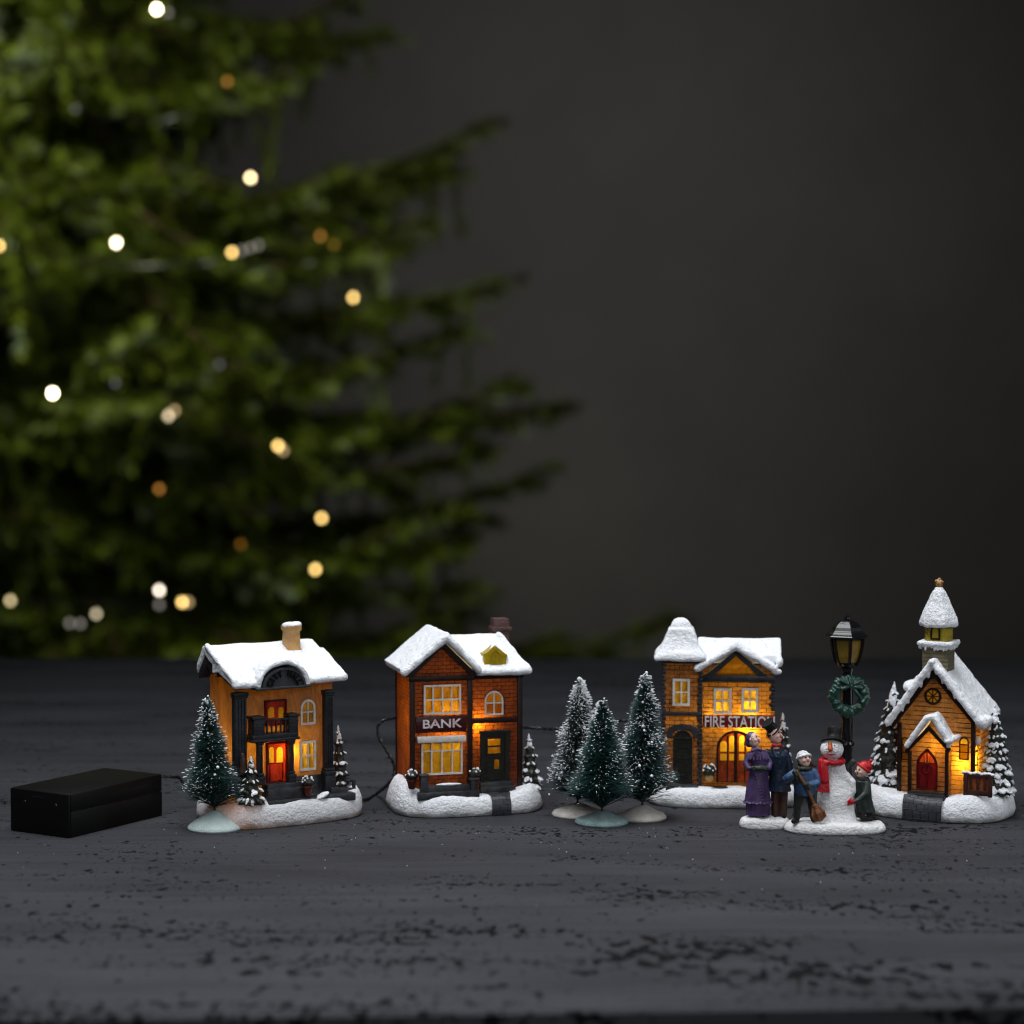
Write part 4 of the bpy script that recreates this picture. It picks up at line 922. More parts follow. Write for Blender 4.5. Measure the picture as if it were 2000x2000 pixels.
for e, z_, s in ((pl - .25, pe - .1, -1), (pr + .2, per - .1, 1)): mb.prism([(pa[0], pa[1] + .12), (pa[0], pa[1] - .14), (e - s * .1, z_ - .02), (e, z_ + .12)], yp - .12, yp + .05)
mb.build('porch_frame', M['timber'], P.e, angle=30)
M['church_door'] = glow_paint('crimson_door_resin', (0.085, 0.004, 0.009), (0.5, 0.012, 0.012), 0.35, swirl=.4)
mb = MB(); ring_strip(mb, gp, gi, yp - .1, yp + .02); fan = gothic(d0[0] + .14, d1[0] - .14, d0[1] - .72, d0[1] - .18)
mb.sheet(gi, [fan], yp - .03); mb.uv = None
xc = (d0[0] + d1[0]) / 2; mb.box((xc - .025, yp - .08, d1[1]), (xc + .025, yp - .02, d0[1] - .12)); mb.box((d0[0] + .08, yp - .08, d0[1] - .78), (d1[0] - .08, yp - .02, d0[1] - .72)); mb.box((d0[0] + .1, yp - .07, d0[1] - 1.25), (d0[0] + .14, yp - .02, d1[1]))
for s in (-1, 1): mb.tube([(xc + s * .13, yp - .05, d0[1] - .75), (xc + s * .16, yp - .05, d0[1] - .42)], .018, 4)
door = mb.build('door', M['church_door'], P.e, angle=30)
pm = MB(); pm.sheet(fan, [], yp - .02); pm.build('fanlight', glow_paint('red_fanlight', (0.45, 0.05, 0.01), (1, .2, .03), .5, swirl=.3), door)
mb = MB(); wz = P.q(550, 1425, yp)[1]; random.seed(2)
for k in range(14): a = 2*pi*k/14; mb.ell((xc + .24 * cos(a), yp - .12, wz + .24 * sin(a)), (.075, .06, .075), None, 1)
mb.ell((xc, yp - .14, wz - .36), (.07, .05, .05), None, 1)
mb.build('wreath', M['church_door'], door)
# porch snow
mb = MB(); pz = P.q(590, 1055, yp)[1]
a = Vector(P.p(405, 1262, yp - .1)); b = Vector(P.p(548, 1068, yp - .1)); c = Vector(P.p(600, 1060, yp - .1)); d = Vector(P.p(700, 1230, yp - .1)); e = Vector(P.p(775, 1225, yf - .1))
mb.limb([a, a.lerp(b, .5), b, c, c.lerp(d, .5), d], [.15, .17, .18, .20, .22, .2])
for s0, s1, r_ in ((a, b, .15), (b, c, .17), (c, d, .2)):
    for dy in (.2, .45, .7): mb.limb([s0 + Vector((0, dy, 0)), s0.lerp(s1, .5) + Vector((0, dy, 0)), s1 + Vector((0, dy, 0))], [r_, r_, r_])
edge_snow(mb, [a, b, c, d], .15, seed=3); edge_snow(mb, [c, d], .16, drip=.3, seed=6)
for k in range(6): q_ = d.lerp(e, k / 5); mb.ell(q_ + Vector((0, 0, .04 * k)), (.24 - .02 * k, .3, .17 - .01 * k))
mb.ell(d + Vector((.0, .05, -.2)), (.15, .13, .2))
mb.build('porch_snow', M['snow'], P.e, remesh=.04, lump=.08, lsize=.35)
# steps and path
g = P.q(420, 1580, yp - .2); g2 = P.q(670, 1580, yp - .2); mb = MB()
for k in range(3): mb.box((g[0] - .05 * k, yp - .2 - .13 * k, .9), (g2[0] + .05 * k, yp + .1, g[1] - .02 - .11 * k), .03)
mb.build('steps', M['stone'], P.e)
P_top = P.top; P.top = lambda x, y: P_top(x, y) + .07
path_sheet(P, (g[0] + g2[0]) / 2, (g[0] + g2[0]) / 2 - .05, g2[0] - g[0] + .1, g2[0] - g[0] + .2, yp - .4, -2.92, 0, 0)
# roof
mb = MB(); yfr = yf - .42; t = P.q(600, 650, yfr)[1]; zl = P.q(270, 1110, yfr); zr2 = P.q(930, 1120, yfr); YE = YB + .5
mb.prism([(zl[0] - .05, zl[1] + .0), (zl[0] - .06, zl[1] + .25), (xm - .08, t + .02), (xm + .08, t + .02), (zr2[0] + .05, zr2[1] + .3), (zr2[0] + .02, zr2[1] + .05), (xm, t - .5)], yfr + .08, YE)
random.seed(8)
for (ex, ez) in ((zl[0], zl[1] + .1), (zr2[0] - .05, zr2[1] + .15)):
    for k in range(15):
        pass
    edge_snow(mb, [(ex, yfr + .02, ez), (xm, yfr + .02, t - .15)], .19, drip=.48, seed=int(ex * 10)); edge_snow(mb, [(ex, yfr + .3, ez + .03), (xm, yfr + .3, t - .12)], .18, seed=2)
lb = P.q(430, 800, .0); mb.ell((lb[0] + .1, .1, lb[1] - .3), (.5, .8, .36)); mb.ell((lb[0] + .5, .4, lb[1] - .02), (.4, .7, .35))
mb.ell((zr2[0] + .0, yfr + .3, zr2[1] + .1), (.33, .4, .36)); mb.ell((zr2[0] + .1, yfr + .9, zr2[1] + .15), (.3, .5, .3))
mb.build('roof', M['snow'], P.e, remesh=0.04, lump=0.07, lsize=0.4)
# steeple
ysf = yf + .15; s0 = P.q(515, 640, ysf); s1 = P.q(697, 640, ysf); w_ = s1[0] - s0[0]; xc = (s0[0] + s1[0]) / 2; zb = P.q(600, 575, ysf)[1]; yc = ysf + w_ / 2
mb = MB()
for (ax_, yy, lo, hi) in (('y', ysf, s0[0], s1[0]), ('y', ysf + w_, s0[0], s1[0]), ('x', s0[0], ysf, ysf + w_), ('x', s1[0], ysf, ysf + w_)): mb.sheet([(lo, t - 1.2), (hi, t - 1.2), (hi, zb + .2), (lo, zb + .2)], [], yy, ax_)
st = mb.build('steeple', M['stone_block'], P.e, smooth=False)
mb = MB(); h2 = w_ / 2 + .12; z1_ = P.q(600, 520, ysf)[1]
mb.box((xc - h2, yc - h2, z1_ - .28), (xc + h2, yc + h2, z1_ - .02), .05); random.seed(4)
for k in range(11):
    u = -h2 + 2 * h2 * k / 10
    for (x, y) in ((xc + u, yc - h2), (xc + h2, yc + u), (xc - h2, yc + u)): l_ = random.uniform(.16, .34); mb.ell((x, y, z1_ - .12), (.14, .14, .15)); mb.ell((x, y, z1_ - .12 - l_ * .6), (.07, .07, l_ * .6))
mb.build('snow', M['snow'], st, remesh=.035, lump=.05, lsize=.3)
b0, b1 = P.q(532, 450, yc - .5), P.q(668, 450, yc - .5); wb = (b1[0] - b0[0]); zt0 = P.q(600, 400, yc - .5)[1]; xb = (b0[0] + b1[0]) / 2
wb = wb + .0; hb2 = .72
mb = MB(); mb.lathe([(hb2, z1_ - .1), (hb2, zt0 + .2)], (0, 0, 0), 6); mb.xform(Matrix.Translation((xc, yc, 0)) @ Matrix.Rotation(radians(0), 4, 'Z'))
mb.build('belfry', M['belfry'], P.e, smooth=False)
bf = []
mb = MB(); fy = -hb2 * cos(pi/6); zc0 = z1_ + .08; zc1 = zt0 - .05
ring_strip(mb, arch_pts(-.25, .25, zc0, zc1), arch_pts(-.17, .17, zc0 + .08, zc1 - .09), fy - .04, fy + .02); 
mb.xform(Matrix.Translation((xc, yc, 0))); mb.build('belfry_window', M['timber'], P.e, smooth=False)
MB().prism(arch_pts(xc - .16, xc + .16, zc0 + .09, zc1 - .1), yc + fy - .025, yc + fy).build('pane', M['belfry'], P.e)
zs = P.q(600, 395, yc)[1]; zt = P.q(627, 135, yc)[1]; H_ = zt - zs
mb = MB(); mb.lathe([(.98, -.12), (1.03, .05), (.98, .3), (.78, .75), (.56, 1.2), (.36, 1.65), (.25, H_ - .1), (.2, H_)], (0, 0, 0), 6)
mb.xform(Matrix.Translation((xc, yc, zs)) @ Matrix.Rotation(radians(0), 4, 'Z'))
mb.build('spire', M['snow'], P.e, remesh=.045, lump=.08, lsize=.5)
gold = paint('gold_finial', (0.45, 0.22, 0.05), (0.25, 0.1, 0.02), .3, spec=.8, bdist=.05)
MB().ell((xc, yc, zt + .18), (.2, .2, .24)).ell((xc - .13, yc - .05, zt + .3), .1).ell((xc + .14, yc - .05, zt + .28), .1).ell((xc, yc, zt + .42), .09).build('finial', gold, P.e, remesh=.03, lump=.06, lsize=.12)
# pines beside the church
x, z = P.q(270, 1500, -.6); resin_pine(P, (xl - .95, -.7, 1.0), P.q(330, 795, -.7)[1] - 1.0, 1.05, 31, lean=(.45, 0), tiers=12, flat=.8, dense=1.5)
resin_pine(P, (xr_ + .95, -.5, 1.0), P.q(1000, 950, -.4)[1] - 1.0, .92, 37, lean=(-.15, 0), tiers=11, flat=.8, dense=1.5)
# bench fence right of the porch
a, b = P.q(805, 1590, -2.3), P.q(1010, 1470, -2.3)
M['fence'] = glow_paint('rust_fence_resin', (0.07, 0.025, 0.018), (.5, .12, .02), .2, swirl=.5)
mb = MB(); mb.box((a[0], -2.3, a[1] - .2), (a[0] + .2, -2.1, b[1]), .03); mb.box((b[0] - .2, -2.3, a[1] - .2), (b[0], -2.1, b[1]), .03); mb.box((a[0], -2.28, b[1] - .2), (b[0], -2.12, b[1] - .02), .02); mb.box((a[0], -2.28, a[1] - .15), (b[0], -2.12, a[1] + .12), .02)
for k in range(3): x = a[0] + (b[0] - a[0]) * (k + 1) / 4; mb.box((x - .07, -2.26, a[1]), (x + .07, -2.16, b[1] - .1), .02)
fe = mb.build('fence', M['fence'], P.e, angle=30)
MB().box((a[0] + .1, -2.2, a[1] - .1), (b[0] - .1, -2.15, b[1] - .1)).build('backboard', paint('orange_rust', (.30, .07, .015), (.1, .03, .01), .5, nscale=500), fe)
mb = MB()
for k in range(9): x = a[0] + (b[0] - a[0]) * k / 8; mb.ell((x, -2.2, b[1] + .03 * sin(k * 2.1)), (.13, .12, .08))
mb.build('snow', M['snow'], fe, remesh=.03, lump=.04, lsize=.2)
bx, bz = xr_ + .12, P.q(918, 1230, -1.1)[1]
MB().ell((bx, -1.15, bz), (.18, .2, .26)).build('bulb_or_glint', paint('pale_bulb', (.75, .6, .5), (.7, .55, .45), .3), P.e)
lx, lz = P.q(800, 1400, yf); lamp(P, (lx - .1, yf + .46, lz + .1), .0115); lamp(P, (xr_ - .35, -.9, 2.9), .0042)
lx, lz = P.q(600, 1290, yp); lamp(P, (lx + .05, yf - .30, lz + .2), .0040); lamp(P, (xm, 0, 3.6), .0028)
# ================================================================ bottle brush trees
def bristles(seed, h, r0, r1, n, crown=True):
    pass
def brush_tree(px, py, top_py, rb, basemat, label, green, green2, dens, seed, snowy, bh=.75, br=1.3, gap=.9, lean=0.0, wx=1.0):
    g = ground(px, py); y = g.y + br * .95
    dist = (y + CAMD); x = at_y(px, py, y).x
    e = bpy.data.objects.new('bottle_brush_tree', None); COL.objects.link(e); e.location = (x * S, y * S, 0)
    tag(e, label, 'bottle brush tree', 'bottle brush trees standing among the houses')
    H_ = at_y(px, top_py, y).z
    random.seed(seed)
    MB().lathe([(br, 0), (br * 1.01, .1), (br * .93, .22), (br * .6, bh * .6), (br * .3, bh * .9), (br * .12, bh), (0, bh)], (0, 0, 0), 48).build('base', basemat, e, angle=180, lump=.05, lsize=.8)
    mb = MB()
    for ph in (0, pi): mb.tube([(.05 * cos(k * .9 + ph) + lean * k / 40, .05 * sin(k * .9 + ph), bh * .8 + (H_ - bh * .8) * k / 40) for k in range(41)], .045, 5)
    mb.build('trunk', paint('green_wire', (.02, .03, .025), None, .4), e)
    nb = MB(); sn = MB(); z0 = bh + .12
    for k in range(dens):
        t = (k / dens) ** .88 ; z = z0 + (H_ - .12 - z0) * t
        prof = (1 - t) ** .92 * (1 + .12 * sin(t * 22 + seed)) + .10
        prof *= 1.12 if t < .12 else 1
        L = rb * 1.07 * prof * random.uniform(.80, 1.08); a = k * 2.39996 + random.uniform(-.3, .3)
        up = .25 - .35 * (1 - t) * random.uniform(.2, 1) + max(0, 1 - t / .2) * random.uniform(.2, 1.7)
        up += random.uniform(-.12, .12)
        d = Vector((cos(a), sin(a), up)).normalized(); d2 = Vector((cos(a + .15), sin(a + .15), up - .14)).normalized()
        c = Vector((lean * t, 0, z)); m_ = c + d * L * .55; q_ = m_ + d2 * L * .45
        s = Vector((-sin(a), cos(a), 0)) * .023; u = Vector((0, 0, .023))
        V = [c + s, c - s, c + u, m_ + s, m_ - s, m_ + u, q_]
        nb._add(V, [(0, 1, 4, 3), (1, 2, 5, 4), (2, 0, 3, 5), (3, 4, 6), (4, 5, 6), (5, 3, 6)])
        if random.random() < snowy * (1.0 if t > .08 else .4) * max(.15, 1 + 2.4 * noise.noise((q_.x * 1.3 + seed, q_.y * 1.3, q_.z * 1.1))):
            f0 = random.uniform(.55, .98); p_ = m_.lerp(q_, max(0, (f0 - .55) / .45)); ww = random.uniform(.013, .027); ln = random.uniform(.05, .18)
            dd = (q_ - m_).normalized()
            sn.tube([p_, p_ + dd * ln * .5, p_ + dd * ln], [ww * .5, ww, ww * .5], 4)
        if random.random() < .010 * snowy: sn.ell(q_ - d * .1, (random.uniform(.05, .09),) * 3, None, 1)
    for k in range(26 if snowy > .3 else 14):
        a = random.uniform(0, 2*pi); z = H_ - random.uniform(-.05, .55); sn.ell((lean + .13 * cos(a) * (H_ - z + .5), .13 * sin(a) * (H_ - z + .5), z), (random.uniform(.05, .10),) * 3, None, 1)
    m = paint('bristle_' + str(seed), green, green2, .5, nscale=120)
    nb.build('bristles', m, e, smooth=False); sn.build('snow', M['snow'], e, smooth=True)
def base_mat(name, c, c2): return paint(name, c, c2, .55, nscale=160, bdist=.04, fine=1200)
mint = base_mat('mint_disc', (.50, .60, .60), (.43, .53, .53)); teal = base_mat('teal_disc', (.21, .30, .30), (.13, .21, .22)); cream = base_mat('cream_disc', (.52, .50, .47), (.44, .42, .39))
brush_tree(420, 1628, 1360, 1.50, mint, 'green bottle brush tree on a pale mint disc in front of the city hall', (.020, .064, .058), (.008, .026, .024), 4800, 1, .20, bh=.9, br=1.33, gap=1.0, lean=-.35)
brush_tree(1128, 1601, 1325, 1.60, cream, 'heavily frosted bottle brush tree on a white base, nearest the bank', (.035, .058, .056), (.018, .03, .028), 4800, 2, .62, bh=.62, br=1.3, gap=.8, lean=.1)
brush_tree(1175, 1617, 1365, 1.80, teal, 'green bottle brush tree on a teal base, foremost of three beside the bank', (.014, .060, .056), (.006, .024, .022), 5600, 3, .20, bh=.6, br=1.33, gap=.7, lean=.05)
brush_tree(1254, 1607, 1316, 1.72, cream, 'tall frosted bottle brush tree on a white base beside the fire station tower', (.030, .070, .070), (.014, .034, .034), 5200, 4, .40, bh=.68, br=1.22, gap=1.0, lean=.15)

# ================================================================ battery box and cables
g0, g1, g2 = ground(14, 1622), ground(135, 1638), ground(317, 1593)
ax = (g2 - g1); L = ax.length; ax.normalize(); wd = abs((g0 - g1).dot(Vector((-ax.y, ax.x, 0)))); wd = 3.8; hb = 2.12
e = bpy.data.objects.new('battery_box', None); COL.objects.link(e); org = g1 + Vector((-ax.y, ax.x, 0)) * wd / 2
e.location = org * S; e.rotation_euler = (0, 0, math.atan2(ax.y, ax.x)); tag(e, 'black plastic battery box with a rounded lid, lying on the planks at far left', 'battery box')
pb = paint('matt_black_plastic', (.0045, .0045, .0045), (.004, .004, .004), .42, spec=.2, bdist=.004, fine=2500)
mb = MB(); mb.box((.16, -wd/2, 0), (L, wd/2, 1.24), .03); mb.build('box_body', pb, e)
mb = MB(); mb.box((.16, -wd/2, 1.25), (L, wd/2, hb), .06); lid = mb.build('lid', pb, e)
MB().box((.3, -wd/2 + .05, 1.15), (L - .1, wd/2 - .05, 1.3)).build('seam', M['black'], e)
MB().box((0, -wd/2, 0), (.15, wd/2, hb), .07).build('end_cap', pb, e)
MB().box((-.012, -.35, hb - .36), (.05, .45, hb - .18), .01).build('catch_slot', M['black'], e)
for y in (-1.05, .95): MB().ell((0.0, y, hb - .62), (.03, .09, .09)).build('screw', M['black'], e)
MB().ell((L * .8, -.25, hb - .0), (.35, .12, .02)).build('switch', M['black'], e)

def cable(name, pts, label, r=.045, amp=.048, tw=10.0):
    pts = [Vector(p) for p in pts]; P_ = []
    n = len(pts)
    for i in range(n - 1):
        p0, p1, p2, p3 = pts[max(i-1, 0)], pts[i], pts[i+1], pts[min(i+2, n-1)]
        st = max(6, int((p2 - p1).length / .09))
        for k in range(st):
            t = k / st; P_.append(.5 * ((2*p1) + (-p0 + p2)*t + (2*p0 - 5*p1 + 4*p2 - p3)*t*t + (-p0 + 3*p1 - 3*p2 + p3)*t**3))
    P_.append(pts[-1]); mb = MB()
    for ph in (0, pi):
        out = []; s_ = 0
        for i, p in enumerate(P_):
            d = (P_[min(i+1, len(P_)-1)] - P_[max(i-1, 0)]).normalized(); a = d.cross(Vector((0, .1, 1))).normalized(); b = d.cross(a)
            s_ += (p - P_[i-1]).length if i else 0
            out.append(p + (a * cos(s_ * tw + ph) + b * sin(s_ * tw + ph)) * amp)
        mb.tube(out, r, 6)
    tag(mb.build(name, M['wire'], None, label=label), cat='cable', group='black twisted cables linking the houses')
zf = .12
a = e.matrix_basis @ Vector((L * S, 0, 0)); a = Vector(a) / S
cable('cable', [(a.x - .1, a.y + .6, 1.75), at_y(330, 1517, 4.0), at_y(350, 1520, 4.6), Vector(at_y(372, 1535, 5.2)), Vector((-14.2, 6.3, 1.0)), Vector((-12.6, 5.4, .9))], 'black twisted cable from the battery box to the back of the city hall')
gp = lambda X, Y: ground(X, Y, zf)
cable('cable', [Vector((-11.3, 5.2, .9)), Vector((-9.0, 5.6, .3)), gp(712, 1562), gp(735, 1550), at_y(757, 1532, 5.0), at_y(769, 1512, 5.0), at_y(768, 1490, 5.2), at_y(752, 1462, 5.4), at_y(740, 1440, 5.6), at_y(738, 1420, 5.8), at_y(750, 1407, 6.0), at_y(775, 1402, 6.4), at_y(800, 1402, 7.4)], 'black twisted cable looping up beside the left wall of the bank')
cable('cable', [at_y(1000, 1420, 7.3), at_y(1040, 1422, 7.6), at_y(1080, 1424, 7.6), at_y(1130, 1421, 7.6), at_y(1180, 1410, 7.8), at_y(1220, 1408, 8.2), at_y(1300, 1409, 9.1)], 'black twisted cable running behind the bottle brush trees from the bank to the fire station')

# ================================================================ street lamp
g = ground(1652, 1592); e = bpy.data.objects.new('street_lamp', None); COL.objects.link(e); e.location = g * S; e.rotation_euler = (0, 0, radians(8))
tag(e, 'black model street lamp with amber panes and a green wreath behind the snowman', 'street lamp')
Z = lambda py: at_y(1652, py, g.y).z; LR = radians(26)
zl = Z(1303); mb = MB()
mb.lathe([(1.0, 0), (1.0, .12), (.5, .3), (.42, .9), (.32, 1.0), (.27, 1.2)], (0, 0, 0), 24)
mb.lathe([(.265, 1.1), (.265, zl - 3.1), (.265, zl - .15)], (0, 0, 0), 24)
zk = Z(1452); mb.lathe([(.27, zk - .12), (.4, zk - .1), (.42, zk), (.36, zk + .1), (.27, zk + .12)], (0, 0, 0), 24)
mb.limb([(.27, 0, 1.2), (.27, 0, zl - .3)], .05, 6)
mb.lathe([(.28, zl - .25), (.31, zl - .2), (.31, zl - .05), (.26, zl), (.28, zl + .05)], (0, 0, 0), 24)
mb.build('post', M['black'], e)
zb = zl + .02; zt = Z(1242); mb = MB()
n6 = 6
def hexr(r, z): return [(r * cos(pi/6 + pi/3*k + pi/3), r * sin(pi/6 + pi/3*k + pi/3), z) for k in range(6)]
prof = [(.30, 0), (.42, .12), (.52, .32), (.62, .65), (.68, 1.05), (.72, zt - zb)]
mb.lathe([(.28, zb - .02), (.34, zb + .02), (.50, zb + .22), (.46, zb + .24)], (0, 0, 0), 24)
for k in range(6):
    a = pi/3 * k + LR; mb.tube([(1.1 * r * cos(a), 1.1 * r * sin(a), zb + z) for r, z in [(.42, .1), (.55, .3), (.64, .62), (.72, 1.05), (.77, zt - zb)]], .085, 6)
fr = mb.build('lantern_frame', M['black'], e, angle=35)
mb = MB(); mb.lathe([(r * .93, zb + z) for r, z in [(.46, .2), (.6, .55), (.68, 1.0), (.72, zt - zb + .02)]], (0, 0, 0), 6); mb.xform(Matrix.Rotation(LR, 4, 'Z') @ Matrix.Diagonal((1.13, 1.13, 1, 1))); mb.build('lantern_pane', glow_paint('lamp_amber', (.28, .18, .03), (.3, .2, .03), .15, swirl=.2, rough=.25), fr, smooth=False)
mb = MB(); mb.lathe([(.98, zt - .08), (1.0, zt + .02), (.96, zt + .06), (.86, zt + .13), (.82, zt + .19), (.80, zt + .21), (.76, zt + .28), (.74, zt + .30), (.66, zt + .46), (.54, zt + .62), (.38, zt + .74), (.2, zt + .80)], (0, 0, 0), 6); mb.xform(Matrix.Rotation(LR, 4, 'Z') @ Matrix.Diagonal((1.13, 1.13, 1, 1)))
rf = mb.build('lantern_roof', M['black'], e, smooth=False)
mb = MB(); mb.lathe([(.22, zt + .78), (.22, zt + .84), (.14, zt + .86), (.17, zt + .89), (.16, zt + .93), (.09, zt + .95), (.12, zt + .99), (.05, zt + 1.03), (.05, zt + 1.07), (0, zt + 1.1)], (0, 0, 0), 16); mb.build('finial', M['black'], rf)
# wreath
M['wreath'] = paint('green_moulded_plastic', (.010, .055, .038), (.006, .035, .024), .28, spec=.6, bdist=.0)
mb = MB(); zw = Z(1357); R_ = .80; random.seed(6); yw = -.42
for k in range(56):
    a = 2*pi*k/56; rr = R_ + random.uniform(-.05, .07)
    rot = Matrix.Rotation(-a + random.uniform(-.5, .5), 3, 'Y')
    mb.ell((rr * cos(a), yw + random.uniform(-.05, .05), zw + rr * sin(a)), (.27 + random.uniform(-.05, .05), .2, .14), rot, 2)
for k in range(40):
    a = 2*pi*k/40; mb.ell((.76 * cos(a), yw, zw + .76 * sin(a)), (.31, .19, .31), None, 1)
for (a, l) in ((150, .55), (195, .5), (25, .6), (-12, .55), (-50, .75), (100, .25), (75, .25)):
    d = Vector((cos(radians(a)), 0, sin(radians(a)))); c = Vector((.02, yw - .22, zw + .52)); mb.limb([c + d * .1, c + d * l * .6, c + d * l], [.06, .11, .09], 8)
mb.ell((.02, yw - .26, zw + .52), (.10, .09, .14))
mb.build('wreath', M['wreath'], e, remesh=.028)
# ================================================================ figurines
skin = paint('painted_skin', (.74, .50, .42), (.66, .42, .35), .45, bdist=.0, spec=.3)
eyeb = paint('eye_paint', (.02, .015, .015), None, .4, bdist=0); lip = paint('lip_paint', (.42, .05, .05), None, .4, bdist=0); hairm = paint('grey_blond_hair', (.55, .40, .34), (.38, .27, .23), .6)
purple = paint('purple_coat_paint', (.085, .05, .145), (.035, .02, .065), .45, nscale=160, bdist=.01)
navy = paint('navy_coat_paint', (.014, .028, .060), (.006, .010, .022), .4, nscale=160)
brownt = paint('brown_trouser_paint', (.045, .016, .010), (.02, .008, .005), .45)
gold2 = paint('dark_green_glove_paint', (.028, .038, .028), (.012, .016, .012), .5)
hatm = paint('black_hat_paint', (.012, .012, .013), (.008, .008, .009), .45, spec=.2)
redm = paint('red_scarf_paint', (.50, .008, .020), (.32, .006, .012), .32, nscale=200)
bluem = paint('blue_jumper_paint', (.045, .10, .22), (.016, .034, .075), .45, nscale=140)
darkt = paint('black_green_trouser_paint', (.020, .024, .022), (.011, .012, .011), .4)
greenc = paint('dark_green_coat_paint', (.022, .034, .030), (.010, .015, .014), .4)
brown = paint('brown_broom_paint', (.23, .085, .03), (.10, .035, .015), .4, nscale=500)
whitek = paint('white_knit_paint', (.75, .77, .8), (.5, .52, .56), .6, nscale=500, bdist=.06)
snowm = mat_snow('snowman_snow', grain=.05, tone=(.82, .82, .84))
def face(par, c, r, look, up=Vector((0, 0, 1)), open_mouth=True, roll=0.0, big=1.0):
    """eyes, brows, mouth laid on the front of a painted head"""
    f = Vector(look).normalized(); s = f.cross(up).normalized(); u = s.cross(f).normalized()
    if roll: R = Matrix.Rotation(roll, 3, f); s = R @ s; u = R @ u
    ey = MB(); mo = MB()
    for k in (-1, 1):
        d = (f * .93 + s * k * .33 + u * .16).normalized(); ey.ell(c + Vector((d.x * r[0], d.y * r[1], d.z * r[2])) * 1.02, .042 * big, None, 1)
        d = (f * .90 + s * k * .36 + u * .34).normalized(); p = c + Vector((d.x * r[0], d.y * r[1], d.z * r[2])) * 1.0; ey.limb([p - s * .04, p + s * .04], .009, 5)
    ey.build('eyes', eyeb, par)
    d = (f * .95 - u * .42).normalized(); p = c + Vector((d.x * r[0], d.y * r[1], d.z * r[2])) * 1.01
    mo.ell(p, (.06 * big, .05, .065 * big if open_mouth else .03), None, 2); mo.build('mouth', lip, par)
    return f, s, u
def head(mb, c, r, look, roll=0.0):
    f = Vector(look).normalized(); s = f.cross(Vector((0, 0, 1))).normalized(); u = s.cross(f)
    if roll: R = Matrix.Rotation(roll, 3, f); s = R @ s; u = R @ u
    mb.ell(c, r, None, 3); mb.ell(c - u * r[2] * .45 + f * r[1] * .22, (r[0] * .72, r[1] * .7, r[2] * .62))      # jaw
    mb.limb([c + f * r[1] * .92 + u * .06, c + f * r[1] * 1.14 - u * .04], [.035, .05], 6)                         # nose
    for k in (-1, 1):
        mb.ell(c + s * k * r[0] * .98, (.05, .06, .08)); mb.ell(c + s * k * r[0] * .48 + f * r[1] * .7 - u * r[2] * .2, (.1, .08, .09))

# ---- carol singers
g = ground(1497, 1621); O = Vector((g.x, g.y + .75, 0))
class Fig:
    def __init__(s, o): s.o = o; s.zoom = (0, 0, 1)
    def __call__(s, px, py, dy=0.0): p = at_y(px, py, s.o.y + dy); return Vector((p.x - s.o.x, dy, p.z))
def figure(name, O, label, cat):
    e = bpy.data.objects.new(name, None); COL.objects.link(e); e.location = O * S; tag(e, label, cat); return e
class PP: pass
e = figure('carol_singers', O, 'painted figurine of a singing couple, woman in purple and man in navy coat', 'figurine')
f = Fig(O); pp = PP(); pp.e = e
snow_base(pp, 1.24, .78, .46, [(-.3, .1, .5, .1), (.4, .2, .5, .12)], n=2.2, mat=M['snow_small'], seed=4)
# woman
W = MB(); hc = f(1472, 1445, -.1)
look = Vector((.72, -.62, .35))
head(W, hc, (.28, .29, .36), look, -.15)
W.limb([hc + Vector((-.03, .04, -.22)), f(1478, 1462, 0)], [.12, .14]); W.limb([f(1479, 1470, 0), f(1480, 1500, 0), f(1480, 1545, 0)], [.2, .15, .2]); 
W.limb([f(1476, 1585, -.05), f(1477, 1603, -.08)], [.12, .11]); W.limb([f(1488, 1585, -.05), f(1489, 1603, -.08)], [.12, .11])
wo = W.build('woman', skin, e, remesh=.022); face(wo, hc, (.28, .29, .36), look, roll=-.15)
mb = MB(); b = hc + Vector((-.12, .10, .05)); mb.ell(b, (.27, .32, .36)); mb.ell(hc + Vector((-.20, .12, -.15)), (.2, .24, .25))
bonnet = mb.build('bonnet', purple, wo, remesh=.022)
mb = MB(); fl = look.normalized(); sl = fl.cross(Vector((0, 0, 1))).normalized(); ul = sl.cross(fl)
for k in range(17): a = -.35 + (pi + .7) * k / 16; mb.ell(hc + fl * .07 + (sl * cos(a) * .255 + ul * sin(a) * .31), .045 + .01 * (k % 2), None, 1)
mb.build('bonnet_frill', paint('pale_lilac_frill', (.38, .25, .34), (.2, .12, .2), .5), wo, remesh=.018)
mb = MB()
for k in range(7): a = .2 + 2.6 * k / 6; mb.ell(hc + fl * .13 + (sl * cos(a) * .21 + ul * sin(a) * .27), .075, None, 1)
mb.build('hair', hairm, wo, remesh=.02)
c = MB()      # coat: bodice, sleeves, full skirt with hem frill
cx = lambda py, l, r, dy=0: (f((l + r) / 2, py, dy), (r - l) / 2 / 40)
rows = [(1464, 1470, 1490), (1470, 1464, 1496), (1480, 1462, 1500), (1495, 1466, 1500), (1508, 1464, 1500), (1530, 1458, 1502), (1555, 1455, 1505), (1567, 1453, 1507)]
def stack(mb, rows, sy=.8, dy=0, seg=22, flute=0.0):
    rings = []
    for (py, l, r) in rows:
        p, hw = cx(py, l, r, dy); rings.append([mb.bm.verts.new((p.x + hw * cos(2*pi*k/seg) * (1 + flute * (k % 2)), p.y + hw * sy * sin(2*pi*k/seg) * (1 + flute * (k % 2)), p.z)) for k in range(seg)])
    for A, B in zip(rings, rings[1:]):
        for k in range(seg): mb.bm.faces.new((A[k], A[(k+1) % seg], B[(k+1) % seg], B[k]))
    mb.bm.faces.new(rings[0]); mb.bm.faces.new(rings[-1][::-1])
stack(c, rows)
